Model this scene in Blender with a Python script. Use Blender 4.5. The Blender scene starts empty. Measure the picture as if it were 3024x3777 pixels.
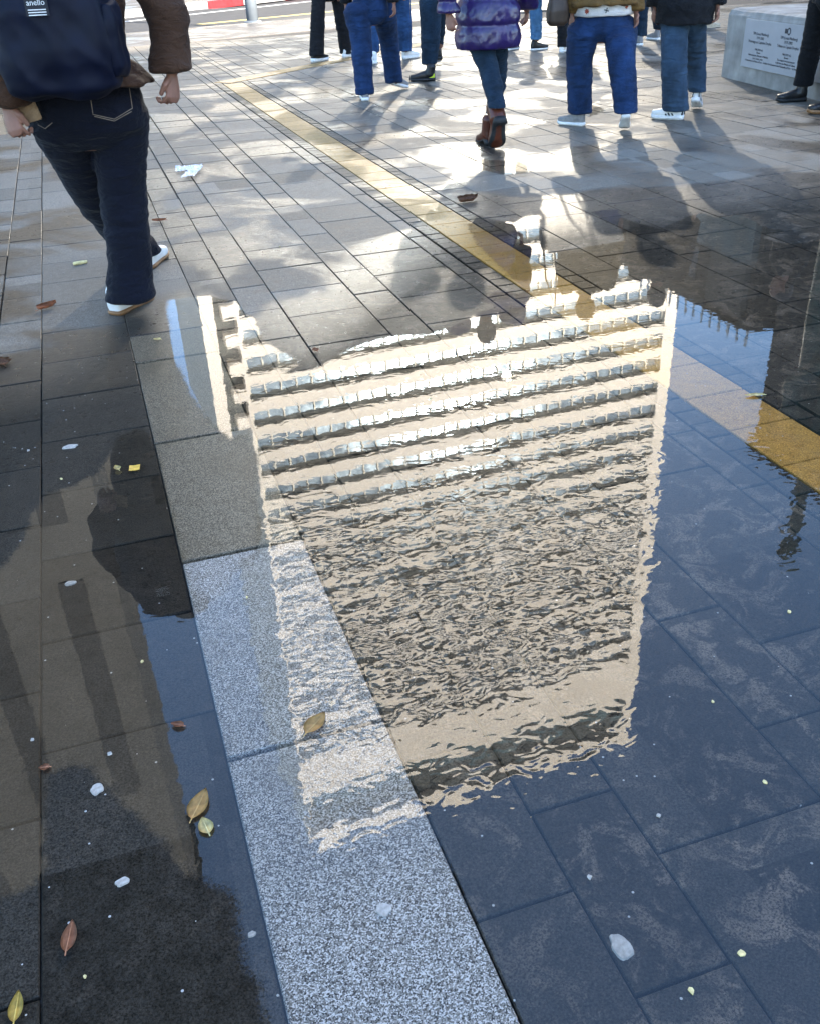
import bpy, bmesh, math, random
from mathutils import Vector, Matrix, noise as mnoise

random.seed(7)
scene = bpy.context.scene
COL = scene.collection

# ------------------------------------------------------------------ camera
# x runs across the paving courses, y along them, z up; photo pixels (1726 wide) are used only to read positions
F_PX, PITCH, ROLL, YAW, CAM_H = 3462.0, math.radians(31.2), math.radians(-2.6), math.radians(-17.3), 1.36
K = 3024 / 1726
cam_d = bpy.data.cameras.new('camera')
cam = bpy.data.objects.new('camera', cam_d); COL.objects.link(cam)
cam.location = (0, 0, CAM_H)
cam_d.sensor_fit = 'HORIZONTAL'; cam_d.sensor_width = 36.0
cam_d.lens = 36.0 * F_PX / 3024
cam_d.clip_start = 0.05; cam_d.clip_end = 3000
_f = Vector((-math.sin(YAW), math.cos(YAW), 0)); _r = Vector((math.cos(YAW), math.sin(YAW), 0))
fwd = _f * math.cos(PITCH) - Vector((0, 0, 1)) * math.sin(PITCH)
dwn = -_f * math.sin(PITCH) - Vector((0, 0, 1)) * math.cos(PITCH)
cr, sr = math.cos(ROLL), math.sin(ROLL)
img_x = _r * cr - dwn * sr          # image right in the world
img_y = _r * sr + dwn * cr         # image down in the world
M = Matrix((img_x, -img_y, -fwd)).transposed()
cam.rotation_euler = M.to_euler()
scene.camera = cam

def ray(px, py):
    return fwd + img_x * ((px * K - 1512) / F_PX) + img_y * ((py * K - 1888.5) / F_PX)
def G(px, py, z=0.0):
    d = ray(px, py); t = (z - CAM_H) / d.z
    return Vector((d.x * t, d.y * t, z))
def W(px, py, v):
    d = ray(px, py); t = v / d.y
    return Vector((d.x * t, v, CAM_H + d.z * t))
def WD(px, py, v):
    d = ray(px, py); t = v / d.y
    return t * K / F_PX                # metres per photo pixel there
def project(p):
    q = p - Vector((0, 0, CAM_H)); zc = q.dot(fwd)
    return ((1512 + F_PX * q.dot(img_x) / zc) / K, (1888.5 + F_PX * q.dot(img_y) / zc) / K, zc)

# ------------------------------------------------------------------ light
SUN_AZ, SUN_EL = math.radians(156.2), math.radians(22.8)     # clockwise from +y
world = bpy.data.worlds.new('World'); scene.world = world
world.use_nodes = True
wn = world.node_tree.nodes; wl = world.node_tree.links
sky = wn.new('ShaderNodeTexSky'); sky.sky_type = 'NISHITA'; sky.sun_disc = False
sky.sun_elevation = SUN_EL; sky.sun_rotation = SUN_AZ
sky.air_density = 1.0; sky.dust_density = 0.4; sky.ozone_density = 4.5
wl.new(sky.outputs[0], wn['Background'].inputs[0]); wn['Background'].inputs[1].default_value = 0.15
sun_d = bpy.data.lights.new('sun', 'SUN'); sun_d.energy = 4.0; sun_d.angle = math.radians(0.53); sun_d.color = (1, 0.95, 0.87)
sun = bpy.data.objects.new('sun', sun_d); COL.objects.link(sun)
sun_dir = Vector((math.sin(SUN_AZ) * math.cos(SUN_EL), math.cos(SUN_AZ) * math.cos(SUN_EL), math.sin(SUN_EL)))
sun.rotation_euler = sun_dir.to_track_quat('Z', 'Y').to_euler(); sun.location = sun_dir * 200
scene.view_settings.view_transform = 'Standard'; scene.view_settings.look = 'None'
scene.view_settings.exposure = 2.65; scene.view_settings.gamma = 1.0; scene.view_settings.use_curve_mapping = False
if hasattr(scene.view_settings, 'use_white_balance'):      # the phone balanced for the blue shade
    scene.view_settings.use_white_balance = True; scene.view_settings.white_balance_temperature = 6950
scene.cycles.use_denoising = True
scene.cycles.max_bounces = 8; scene.cycles.transparent_max_bounces = 12
scene.cycles.sample_clamp_indirect = 8.0
# the sun mirrored by the tower's glass throws the low light over the plaza (its glare shows in the puddle)
TOWER_V = 95.0
GLINT = Vector((TOWER_V * math.tan(math.radians(23.8)), TOWER_V - 0.9, 42.2))
gl_d = bpy.data.lights.new('sun_glint_on_tower_glass', 'SPOT'); gl_d.energy = 0.35e5; gl_d.color = (1, 0.93, 0.8)
gl_d.shadow_soft_size = 0.45; gl_d.spot_size = math.radians(9.25); gl_d.spot_blend = 0.09
gl = bpy.data.objects.new('sun_glint_on_tower_glass', gl_d); COL.objects.link(gl)
gl.location = GLINT
gl.rotation_euler = (Vector((8.0, 17.0, 0)) - GLINT).to_track_quat('-Z', 'Y').to_euler()

# ------------------------------------------------------------------ helpers
def tag(o, label=None, cat=None, group=None, kind=None):
    if label: o['label'] = label
    if cat: o['category'] = cat
    if group: o['group'] = group
    if kind: o['kind'] = kind
    return o
def empty(name, loc, label=None, cat=None, group=None):
    o = bpy.data.objects.new(name, None); COL.objects.link(o); o.location = loc
    o.empty_display_size = 0.1
    return tag(o, label, cat, group)
def obj_from_mesh(name, me, mat, parent=None):
    o = bpy.data.objects.new(name, me); COL.objects.link(o)
    if mat and not me.materials: me.materials.append(mat)
    if parent: o.parent = parent
    return o
def finish(name, bm, mat, parent=None, origin=None, smooth=False):
    if origin is not None: bmesh.ops.translate(bm, verts=bm.verts, vec=-Vector(origin))
    me = bpy.data.meshes.new(name); bm.to_mesh(me); bm.free()
    if smooth:
        for p in me.polygons: p.use_smooth = True
    return obj_from_mesh(name, me, mat, parent)
def box(bm, x0, x1, y0, y1, z0, z1):
    v = [bm.verts.new(c) for c in ((x0,y0,z0),(x1,y0,z0),(x1,y1,z0),(x0,y1,z0),(x0,y0,z1),(x1,y0,z1),(x1,y1,z1),(x0,y1,z1))]
    for f in ((3,2,1,0),(4,5,6,7),(0,1,5,4),(1,2,6,5),(2,3,7,6),(3,0,4,7)): bm.faces.new([v[i] for i in f])
    return v
def loft(bm, rings, n=18, cap=True, expo=2.0):
    """rings: (centre, axis a vector, axis b vector)"""
    loops = []
    for c, a, b in rings:
        L = []
        for i in range(n):
            t = 2 * math.pi * i / n; ct, st = math.cos(t), math.sin(t)
            if expo != 2.0:
                ct = math.copysign(abs(ct) ** (2 / expo), ct); st = math.copysign(abs(st) ** (2 / expo), st)
            L.append(bm.verts.new(c + a * ct + b * st))
        loops.append(L)
    for A, B in zip(loops, loops[1:]):
        for i in range(n):
            bm.faces.new((A[i], A[(i+1) % n], B[(i+1) % n], B[i]))
    if cap:
        bm.faces.new(loops[0][::-1]); bm.faces.new(loops[-1])
    return loops
def limb(bm, pts, radii, front=Vector((0, 1, 0)), n=14, squash=1.0, flat=False):
    rings = []
    m = len(pts)
    for i, p in enumerate(pts):
        t = (pts[min(i+1, m-1)] - pts[max(i-1, 0)]).normalized()
        a = t.cross(front)
        if a.length < 1e-3: a = t.cross(Vector((1, 0, 0)))
        a.normalize(); b = a.cross(t).normalized()
        r = radii[i]
        rings.append((p, a * r, b * r * squash))
    e0 = pts[0] - (pts[1] - pts[0]).normalized() * radii[0] * 0.5
    e1 = pts[-1] + (pts[-1] - pts[-2]).normalized() * radii[-1] * 0.5
    rings.insert(0, (e0, rings[0][1] * 0.6, rings[0][2] * 0.6))
    if flat:
        c, a, b = rings[-1]; a = Vector((a.x, a.y, 0)).normalized() * a.length; rings[-1] = (c, a, Vector((-a.y, a.x, 0)).normalized() * b.length)
    else: rings.append((e1, rings[-1][1] * 0.6, rings[-1][2] * 0.6))
    loft(bm, rings, n)
def fuse(bm, voxel, smooth_it=6, fold=None):
    """one continuous skin over overlapping closed shapes"""
    bmesh.ops.recalc_face_normals(bm, faces=bm.faces)
    me = bpy.data.meshes.new('tmp'); bm.to_mesh(me); bm.free()
    o = bpy.data.objects.new('tmp', me); COL.objects.link(o)
    m = o.modifiers.new('r', 'REMESH'); m.mode = 'VOXEL'; m.voxel_size = voxel
    if smooth_it:
        s = o.modifiers.new('s', 'SMOOTH'); s.factor = 0.5; s.iterations = smooth_it
    dg = bpy.context.evaluated_depsgraph_get()
    out = bpy.data.meshes.new_from_object(o.evaluated_get(dg))
    bpy.data.objects.remove(o); bpy.data.meshes.remove(me)
    if fold:
        nor = [v.normal.copy() for v in out.vertices]
        for v, nn in zip(out.vertices, nor): v.co += nn * fold(v.co)
    for p in out.polygons: p.use_smooth = True
    out.update()
    return out
def put(name, me, mat, parent, origin):
    me.name = name
    me.transform(Matrix.Translation(-Vector(origin)))
    return obj_from_mesh(name, me, mat, parent)

# ------------------------------------------------------------------ materials
def new_mat(name):
    m = bpy.data.materials.new(name); m.use_nodes = True
    nt = m.node_tree; b = nt.nodes['Principled BSDF']
    return m, nt, b
class NT:
    def __init__(s, nt): s.nt = nt
    def n(s, t, **kw):
        nd = s.nt.nodes.new('ShaderNode' + t)
        for k, v in kw.items():
            if k in nd.inputs: 
                if hasattr(v, 'is_output') : s.nt.links.new(v, nd.inputs[k])
                else: nd.inputs[k].default_value = v
            else: setattr(nd, k, v)
        return nd
    def l(s, a, b): s.nt.links.new(a, b)
    def pos(s): return s.nt.nodes.new('ShaderNodeNewGeometry').outputs['Position']
    def obj(s): return s.nt.nodes.new('ShaderNodeTexCoord').outputs['Object']
    def mapping(s, vec, scale=(1,1,1), rot=(0,0,0), loc=(0,0,0)):
        m = s.n('Mapping'); s.l(vec, m.inputs['Vector']); m.inputs['Scale'].default_value = scale
        m.inputs['Rotation'].default_value = rot; m.inputs['Location'].default_value = loc
        return m.outputs[0]
    def noise(s, vec, scale, detail=3, rough=0.55, distort=0):
        q = s.n('TexNoise'); s.l(vec, q.inputs['Vector']); q.inputs['Scale'].default_value = scale
        q.inputs['Detail'].default_value = detail; q.inputs['Roughness'].default_value = rough
        q.inputs['Distortion'].default_value = distort
        return q.outputs[0]
    def ramp(s, fac, stops, interp='LINEAR'):
        r = s.n('ValToRGB'); s.l(fac, r.inputs[0]); cr = r.color_ramp; cr.interpolation = interp
        while len(cr.elements) < len(stops): cr.elements.new(0.5)
        for e, (p, c) in zip(cr.elements, stops):
            e.position = p; e.color = c if len(c) == 4 else (*c, 1)
        return r.outputs[0]
    def vr(s, fac, a, b, lo=0.0, hi=1.0, smooth=False):
        m = s.n('MapRange'); s.l(fac, m.inputs['Value'])
        if smooth: m.interpolation_type = 'SMOOTHSTEP'
        for k, v in (('From Min', a), ('From Max', b), ('To Min', lo), ('To Max', hi)): m.inputs[k].default_value = v
        return m.outputs[0]
    def math(s, op, a, b=None):
        m = s.n('Math', operation=op)
        for i, x in enumerate((a, b)):
            if x is None: continue
            if hasattr(x, 'is_output'): s.l(x, m.inputs[i])
            else: m.inputs[i].default_value = x
        return m.outputs[0]
    def mix(s, fac, a, b, blend='MIX'):
        m = s.n('Mix', data_type='RGBA', blend_type=blend)
        for k, x in ((0, fac), (6, a), (7, b)):
            if hasattr(x, 'is_output'): s.l(x, m.inputs[k])
            else: m.inputs[k].default_value = x if (k == 0 or len(x) == 4) else (*x, 1)
        return m.outputs[2]
    def bump(s, h, strength=0.3, dist=0.002, normal=None):
        b = s.n('Bump'); b.inputs['Strength'].default_value = strength; b.inputs['Distance'].default_value = dist
        s.l(h, b.inputs['Height'])
        if normal: s.l(normal, b.inputs['Normal'])
        return b.outputs[0]

def simple(name, col, rough=0.7, metal=0.0, nscale=0, namp=0.25, bscale=0, bstr=0.3, bdist=0.001, spec=0.4):
    m, nt, b = new_mat(name); t = NT(nt)
    b.inputs['Roughness'].default_value = rough; b.inputs['Metallic'].default_value = metal
    b.inputs['Specular IOR Level'].default_value = spec
    o = t.obj()
    q = t.noise(o, nscale or 12, 4)
    c = t.mix(t.vr(q, 0.25, 0.75), [x * (1 - namp) for x in col], [min(1, x * (1 + namp)) for x in col])
    t.l(c, b.inputs['Base Color'])
    if bscale: t.l(t.bump(t.noise(o, bscale, 3), bstr, bdist), b.inputs['Normal'])
    return m
def cloth(name, col, rough=0.88, weave=420, crease=9, camp=0.5, sheen=0.04):
    m, nt, b = new_mat(name); t = NT(nt)
    b.inputs['Roughness'].default_value = rough; b.inputs['Specular IOR Level'].default_value = 0.2
    b.inputs['Sheen Weight'].default_value = sheen; b.inputs['Sheen Roughness'].default_value = 0.5
    o = t.obj()
    big = t.noise(t.mapping(o, (1, 1, 0.6)), crease, 3)
    fine = t.noise(t.mapping(o, (1, 1, 0.35)), weave, 2, 0.7)
    c = t.mix(t.vr(big, 0.3, 0.72), [x * (1 - camp * 0.55) for x in col], [min(1, x * (1 + camp)) for x in col])
    c = t.mix(t.vr(fine, 0.35, 0.7, 0, 0.35), c, [min(1, x * 1.9 + 0.01) for x in col])
    t.l(c, b.inputs['Base Color'])
    nb = t.bump(t.noise(t.mapping(o, (1, 1, 2.2), (0.5, 0.3, 0)), crease * 1.6, 3, 0.5, 1.2), 0.7, 0.02)
    t.l(t.bump(fine, 0.25, 0.0006, nb), b.inputs['Normal'])
    return m

def paver(name, cols, stain=0.62, wetcol=(0.070, 0.066, 0.061)):
    """wet grey stone: per-stone tone, grain, damp film that changes gloss, silt and grit"""
    m, nt, b = new_mat(name); t = NT(nt)
    p = t.pos()
    oi = t.n('ObjectInfo').outputs['Random']
    cell = t.n('TexWhiteNoise', noise_dimensions='2D')
    sn = t.n('VectorMath', operation='SNAP'); t.l(p, sn.inputs[0]); sn.inputs[1].default_value = (0.41, 0.41, 10)
    t.l(sn.outputs[0], cell.inputs['Vector'])
    rnd = t.math('FRACT', t.math('ADD', oi, t.math('MULTIPLY', cell.outputs[0], 0.35)))
    base = t.ramp(rnd, [(0, cols[0]), (0.5, cols[1]), (1, cols[2])])
    g1 = t.noise(p, 210, 3, 0.75); g2 = t.noise(p, 26, 4, 0.6)
    base = t.mix(t.vr(g1, 0.3, 0.7, 0.0, 0.75), base, [c * 0.4 for c in cols[1]])
    base = t.mix(t.vr(g2, 0.35, 0.75, 0, 0.4), base, [min(1, c * 1.5) for c in cols[1]])
    # wet film: soaked near the puddle, drying in patches further off
    w = t.noise(p, 1.15, 5, 0.55, 0.7)
    sx = t.n('SeparateXYZ'); t.l(p, sx.inputs[0])
    near = t.vr(t.math('SUBTRACT', sx.outputs['Y'], t.vr(sx.outputs['X'], 0.7, 1.7, 0.0, 1.2)), 4.3, 3.1, 0.0, 0.42, True)
    wet = t.vr(t.math('ADD', w, near), 0.455, 0.58, 0, 1, True)
    base = t.mix(t.math('MULTIPLY', wet, 0.9), base, t.mix(1.0, base, wetcol, 'MULTIPLY'))
    g3 = t.noise(p, 260, 3, 0.8)
    gr = t.vr(g3, 0.34, 0.66, 0.35, 1.75)
    gc = t.n('CombineColor'); [t.l(gr, gc.inputs[k]) for k in range(3)]
    base = t.mix(1.0, base, gc.outputs[0], 'MULTIPLY')
    # grit specks
    vo = t.n('TexVoronoi', feature='F1'); t.l(p, vo.inputs['Vector']); vo.inputs['Scale'].default_value = 30
    sp = t.math('MULTIPLY', t.math('LESS_THAN', vo.outputs['Distance'], 0.07), t.math('GREATER_THAN', t.n('SeparateColor', Color=vo.outputs['Color']).outputs[0], 0.62))
    base = t.mix(sp, base, (0.4, 0.38, 0.35))
    # silt
    s1 = t.noise(p, 3.2, 6, 0.72, 0.6)
    s2 = t.noise(p, 9, 8, 0.74, 0.9)
    zone = t.math('MULTIPLY', t.vr(sx.outputs['X'], 0.15, 0.7, 0.10, 1), t.vr(s1, 0.36, 0.6, 0.12, 1))
    silt = t.math('MULTIPLY', t.math('MULTIPLY', t.vr(s2, 0.50, 0.57, 0, stain * 1.35), zone), t.vr(g3, 0.42, 0.54, 0.1, 1))
    base = t.mix(silt, base, (0.18, 0.137, 0.10))
    t.l(base, b.inputs['Base Color'])
    r = t.vr(wet, 0, 1, 0.58, 0.31)
    t.l(t.math('ADD', r, t.vr(g2, 0.3, 0.7, -0.06, 0.08)), b.inputs['Roughness'])
    t.l(t.math('MULTIPLY', t.vr(wet, 0, 1, 0.12, 0.36), t.vr(near, 0.1, 0.40, 1.0, 0.06)), b.inputs['Specular IOR Level'])
    h = t.math('ADD', t.math('MULTIPLY', g1, 0.6), g2)
    bp = t.n('Bump'); bp.inputs['Distance'].default_value = 0.0028
    t.l(h, bp.inputs['Height']); t.l(t.vr(wet, 0, 1, 0.75, 0.8), bp.inputs['Strength'])
    t.l(bp.outputs[0], b.inputs['Normal'])
    return m
def granite(name, k=(1, 1, 1)):
    m, nt, b = new_mat(name); t = NT(nt)
    p = t.pos()
    vo = t.n('TexVoronoi', feature='F1'); t.l(p, vo.inputs['Vector']); vo.inputs['Scale'].default_value = 480
    rc = t.n('SeparateColor', Color=vo.outputs['Color']).outputs[0]
    c = t.ramp(rc, [(0, (0.035, 0.032, 0.03)), (0.18, (0.11, 0.10, 0.085)), (0.45, (0.22, 0.205, 0.18)), (0.74, (0.43, 0.40, 0.36)), (1, (0.5, 0.47, 0.43))], 'CONSTANT')
    big = t.noise(p, 2.2, 5, 0.65)
    c = t.mix(t.vr(big, 0.50, 0.70, 0, 0.55), c, (0.14, 0.12, 0.095))
    c = t.mix(1.0, c, k, 'MULTIPLY')
    t.l(c, b.inputs['Base Color'])
    t.l(t.vr(t.noise(p, 1.3, 3), 0.35, 0.65, 0.5, 0.35), b.inputs['Roughness']); b.inputs['Specular IOR Level'].default_value = 0.15
    t.l(t.bump(t.noise(p, 260, 3, 0.7), 0.5, 0.0012), b.inputs['Normal'])
    return m
def water(name, tint=(0.94, 0.92, 0.88), ripple=1.0, ior=1.76, soft=0.0):
    m, nt, b = new_mat(name); t = NT(nt); nt.nodes.remove(b)
    p = t.pos()
    # breeze ripples a few centimetres long, strongest on the open near half of the puddle
    q = t.mapping(p, (1.0, 1.35, 1), (0, 0, math.radians(20)))
    n1 = t.noise(q, 23, 0.6, 0.4, 0.9)
    n2 = t.noise(t.mapping(p, (1.0, 1.4, 1), (0, 0, math.radians(-35)), (3, 7, 0)), 46, 0.5, 0.4, 0.2)
    sx = t.n('SeparateXYZ'); t.l(p, sx.inputs[0])
    amp = t.vr(sx.outputs['Y'], 2.6, 1.7, 0.22, 1.0, True)
    side = t.vr(sx.outputs['X'], -0.05, 0.35, 0.3, 1.0, True)
    gust = t.vr(t.noise(p, 2.6, 2), 0.32, 0.66, 0.35, 1.2)
    a = t.math('MULTIPLY', t.math('MULTIPLY', amp, gust), side)
    h = t.math('MULTIPLY', t.math('ADD', n1, t.math('MULTIPLY', n2, 0.12)), a)
    bp = t.n('Bump'); bp.inputs['Strength'].default_value = 1.0; bp.inputs['Distance'].default_value = 0.00031 * ripple
    t.l(h, bp.inputs['Height'])
    # mirror strength by angle, the same from above and below so that daylight reaches the stones
    f0 = ((ior - 1) / (ior + 1)) ** 2
    dt = t.n('VectorMath', operation='DOT_PRODUCT'); t.l(t.n('NewGeometry').outputs['Incoming'], dt.inputs[0]); t.l(bp.outputs[0], dt.inputs[1])
    sch = t.math('POWER', t.math('SUBTRACT', 1.0, t.math('MINIMUM', t.math('ABSOLUTE', dt.outputs['Value']), 1.0)), 5.0)
    fr = t.math('ADD', t.math('MULTIPLY', sch, 1 - f0), f0)
    # towards the shore the film thins out and the stone grain breaks it up
    dep = t.n('Attribute', attribute_name='depth').outputs['Fac']
    br = t.math('ADD', t.math('MULTIPLY', t.math('SUBTRACT', t.noise(p, 210, 2, 0.6), 0.5), 0.05), t.math('MULTIPLY', t.math('SUBTRACT', t.noise(p, 34, 3, 0.6), 0.5), 0.026))
    cover = t.vr(t.math('ADD', dep, t.math('MULTIPLY', br, 1 + 40 * soft)), -0.006 - soft * 0.3, 0.014 + soft, 0, 1, True)
    gl = t.n('BsdfGlossy'); gl.inputs['Roughness'].default_value = 0.0; t.l(bp.outputs[0], gl.inputs['Normal'])
    tr = t.n('BsdfTransparent'); t.l(t.mix(cover, (1, 1, 1), tint), tr.inputs['Color'])
    mx = t.n('MixShader'); t.l(t.math('MULTIPLY', fr, cover), mx.inputs[0]); t.l(tr.outputs[0], mx.inputs[1]); t.l(gl.outputs[0], mx.inputs[2])
    t.l(mx.outputs[0], nt.nodes['Material Output'].inputs['Surface'])
    return m

MAT = {}
MAT['paver'] = paver('paver_stone', [(0.115, 0.100, 0.080), (0.185, 0.163, 0.132), (0.27, 0.24, 0.198)])
MAT['border'] = paver('border_stone', [(0.07, 0.064, 0.054), (0.095, 0.086, 0.072), (0.125, 0.113, 0.095)], 0.3, (0.16, 0.15, 0.14))
MAT['yellow'] = paver('ochre_stone', [(0.33, 0.205, 0.085), (0.38, 0.24, 0.10), (0.42, 0.27, 0.12)], 0.2, (1.05, 0.80, 0.36))
MAT['granite'] = granite('speckled_granite')
MAT['granite_warm'] = granite('brown_speckled_granite', (0.50, 0.44, 0.34))
MAT['joint'] = simple('joint_sand', (0.05, 0.045, 0.04), 0.8, nscale=30)
MAT['puddle'] = water('puddle_water')
MAT['film'] = water('film_water', (0.97, 0.96, 0.95), 0.35, 1.4, 0.09)
MAT['asphalt'] = simple('asphalt', (0.045, 0.045, 0.047), 0.75, nscale=6, namp=0.3, bscale=150)
MAT['roadpaint'] = simple('road_paint', (0.75, 0.75, 0.73), 0.6, nscale=3, namp=0.15)
MAT['roadyellow'] = simple('road_paint_yellow', (0.55, 0.42, 0.12), 0.6, nscale=3, namp=0.3)
MAT['kerbred'] = simple('kerb_red', (0.30, 0.02, 0.025), 0.6, nscale=8, namp=0.3)
MAT['kerbwhite'] = simple('kerb_white', (0.3, 0.3, 0.3), 0.6, nscale=8, namp=0.2)
MAT['concrete'] = simple('plinth_concrete', (0.27, 0.255, 0.23), 0.8, nscale=5, namp=0.4, bscale=60, bstr=0.5, bdist=0.004)
MAT['plaque'] = simple('plaque_metal', (0.42, 0.44, 0.46), 0.38, 0.35, nscale=4, namp=0.08)
MAT['ink'] = simple('engraved_ink', (0.05, 0.05, 0.055), 0.7)
MAT['bronze'] = simple('green_bronze', (0.022, 0.055, 0.045), 0.6, 0.1, nscale=14, namp=0.75, bscale=40, bstr=0.5, bdist=0.004)
MAT['pole'] = simple('grey_pole', (0.13, 0.15, 0.17), 0.5, 0.2, nscale=5, namp=0.1)
MAT['cream'] = simple('cream_render', (0.80, 0.73, 0.635), 0.85, nscale=0.15, namp=0.05)
def tower_glass():
    m, nt, b = new_mat('tower_glass'); t = NT(nt)
    b.inputs['Base Color'].default_value = (0.11, 0.16, 0.20, 1); b.inputs['Metallic'].default_value = 0.35
    p = t.obj()
    t.l(t.vr(t.noise(p, 0.5, 2), 0.3, 0.7, 0.10, 0.22), b.inputs['Roughness'])
    t.l(t.bump(t.noise(p, 0.7, 2), 0.3, 0.05), b.inputs['Normal'])
    return m
MAT['towerglass'] = tower_glass()
MAT['recess_and_shade'] = simple('dark_recess_and_shade', (0.05, 0.055, 0.05), 0.8, nscale=1)  # dark tower recesses, and the painted shadow strip over each window
MAT['mullion'] = simple('pale_mullion', (0.82, 0.75, 0.62), 0.7)
MAT['greystone'] = simple('grey_facade', (0.085, 0.082, 0.074), 0.85, nscale=0.3, namp=0.25)
MAT['darkfacade'] = simple('dark_facade', (0.03, 0.028, 0.025), 0.8, nscale=0.3, namp=0.35)
MAT['tealglass'] = simple('teal_glass', (0.05, 0.09, 0.10), 0.3, 0.2, nscale=0.7, namp=0.5)
MAT['darkglass'] = simple('dark_glass', (0.02, 0.022, 0.024), 0.15, 0.0)
MAT['whitemetal'] = simple('white_metal', (0.8, 0.8, 0.78), 0.4)
MAT['skin'] = simple('skin', (0.25, 0.115, 0.075), 0.55, nscale=25, namp=0.12)
MAT['hair'] = simple('dark_hair', (0.035, 0.025, 0.02), 0.6, nscale=60, namp=0.5)

# ------------------------------------------------------------------ paving
pav_bm = bmesh.new()
for a in [[(-14, -3), (22, -3), (22, 21.5), (-14, 19.2)]]:
    pav_bm.faces.new([pav_bm.verts.new((x, y, -0.014)) for x, y in a])
pavement = finish('pavement', pav_bm, MAT['joint']); tag(pavement, kind='structure')
ground_bm = bmesh.new()
ground_bm.faces.new([ground_bm.verts.new(c) for c in ((-900, -900, -0.16), (900, -900, -0.16), (900, 900, -0.16), (-900, 900, -0.16))])
tag(finish('ground', ground_bm, MAT['asphalt']), kind='structure')

GAP = 0.0035
_stone_cache = {}
def stone_mesh(w, l, mat):
    key = (round(w, 3), round(l, 3), mat)
    if key in _stone_cache: return _stone_cache[key]
    bm = bmesh.new(); hx, hy, bv, d = w / 2 - GAP / 2, l / 2 - GAP * 0.9, 0.0025, 0.03
    lo = [bm.verts.new((sx * hx, sy * hy, -d)) for sx, sy in ((-1,-1),(1,-1),(1,1),(-1,1))]
    md = [bm.verts.new((sx * hx, sy * hy, -bv)) for sx, sy in ((-1,-1),(1,-1),(1,1),(-1,1))]
    tp = [bm.verts.new((sx * (hx - bv), sy * (hy - bv), 0)) for sx, sy in ((-1,-1),(1,-1),(1,1),(-1,1))]
    for i in range(4):
        j = (i + 1) % 4
        bm.faces.new((lo[i], lo[j], md[j], md[i])); bm.faces.new((md[i], md[j], tp[j], tp[i]))
    bm.faces.new(tp)
    me = bpy.data.meshes.new('stone'); bm.to_mesh(me); bm.free(); me.materials.append(MAT[mat])
    _stone_cache[key] = me
    return me
stones = []      # (u0,u1,v0,v1,mat,name)
LN = 0.37
US = [-0.495, -0.318, 0.0325, 0.356, 0.533, 0.70, 1.044, 1.211, 1.577]
PH = {-0.318: (1.911, LN), 0.0325: (0.65, 0.74), 0.356: (0.52, LN), 0.533: (0.69, LN), 0.70: (0.905, 0.372), 1.044: (1.098, LN), 1.211: (1.69, 0.372), -0.495: (1.74, LN)}
UR = [2.088, 2.30, 2.676, 2.864, 3.265, 3.647, 3.843, 4.05, 4.473, 4.69, 5.145]
PHR = {2.088: (4.28, 0.39), 2.30: (4.505, 0.40), 2.676: (4.76, 0.40), 2.864: (5.03, 0.40), 3.265: (4.487, 0.40), 3.647: (4.75, 0.42), 3.843: (4.60, 0.42), 4.05: (5.237, 0.42), 4.473: (5.5, 0.42), 4.69: (6.2, 0.42)}
pat = [0.36, 0.185, 0.185, 0.36, 0.185, 0.37, 0.37]
left = [-0.495]; i = 0
while left[-1] > -9: left.append(left[-1] - pat[i % 7]); i += 1
right = [5.145]; i = 2
while right[-1] < 17: right.append(right[-1] + pat[i % 7] * 1.12); i += 1
def course(u0, u1, ph, ln, vmin, vmax, mat, name):
    k0 = math.floor((vmin - ph) / ln); v = ph + k0 * ln
    while v < vmax:
        a, b = v, v + ln
        if ln < 0.5 and random.random() < 0.16 and (u1 - u0) > 0.25:
            b = v + 2 * ln
        stones.append((u0, u1, max(a, vmin), min(b, vmax), mat, name)); v = b
VMAX = 19.0
for a, b in zip(US, US[1:]):
    ph, ln = PH[a]
    if a == 0.0325:
        for q in ((0.65, 1.39), (1.39, 2.13), (2.13, 2.87), (2.87, 3.61)): stones.append((a, b, q[0], q[1], 'granite' if q[0] < 2 else 'granite_warm', 'granite_slab'))
        stones.append((a, b, -0.09, 0.65, 'granite', 'granite_slab'))
        stones.append((a, b, 3.61, 3.93, 'granite_warm', 'granite_slab'))
        course(a, b, 3.93, LN, 3.93, VMAX, 'paver', 'paving_stone')
    else: course(a, b, ph, ln, -0.4, VMAX, 'paver', 'paving_stone')
course(1.577, 1.672, 1.91, LN, -0.4, VMAX, 'paver', 'paving_stone')
for a, b in zip(UR, UR[1:]): course(a, b, *PHR[a], -0.2, VMAX, 'paver', 'paving_stone')
ls = left[::-1]
for a, b in zip(ls, ls[1:]): course(a, b, random.random(), LN, 0.5, VMAX, 'paver', 'paving_stone')
for a, b in zip(right, right[1:]): course(a, b, random.random(), 0.42, 0.5, VMAX, 'paver', 'paving_stone')
YEND = 12.45
course(1.769, 2.003, 2.235, 0.256, 0.0, YEND, 'yellow', 'ochre_paving_stone')
for a, b in ((1.672, 1.769), (2.003, 2.088)):
    course(a + 0.004, b - 0.004, 2.215, 0.0985, 0.6, YEND, 'border', 'small_border_stone')
    course(a, b, YEND, LN, YEND, VMAX, 'paver', 'paving_stone')
course(1.769, 2.003, YEND, LN, YEND, VMAX, 'paver', 'paving_stone')
seen = []
for s in stones:
    c = Vector(((s[0] + s[1]) / 2, (s[2] + s[3]) / 2, 0))
    x, y, zc = project(c)
    if zc < 0.15 or s[3] - s[2] < 0.03: continue
    if -500 < x < 2230 and -60 < y < 2500:
        size = math.sqrt((s[1]-s[0]) * (s[3]-s[2])) / zc
        vis = -60 < x < 1790 and -30 < y < 2240
        seen.append((size * (1 if vis else 0.3), s))
seen.sort(key=lambda q: -q[0])
count = {}; far = []
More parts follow.
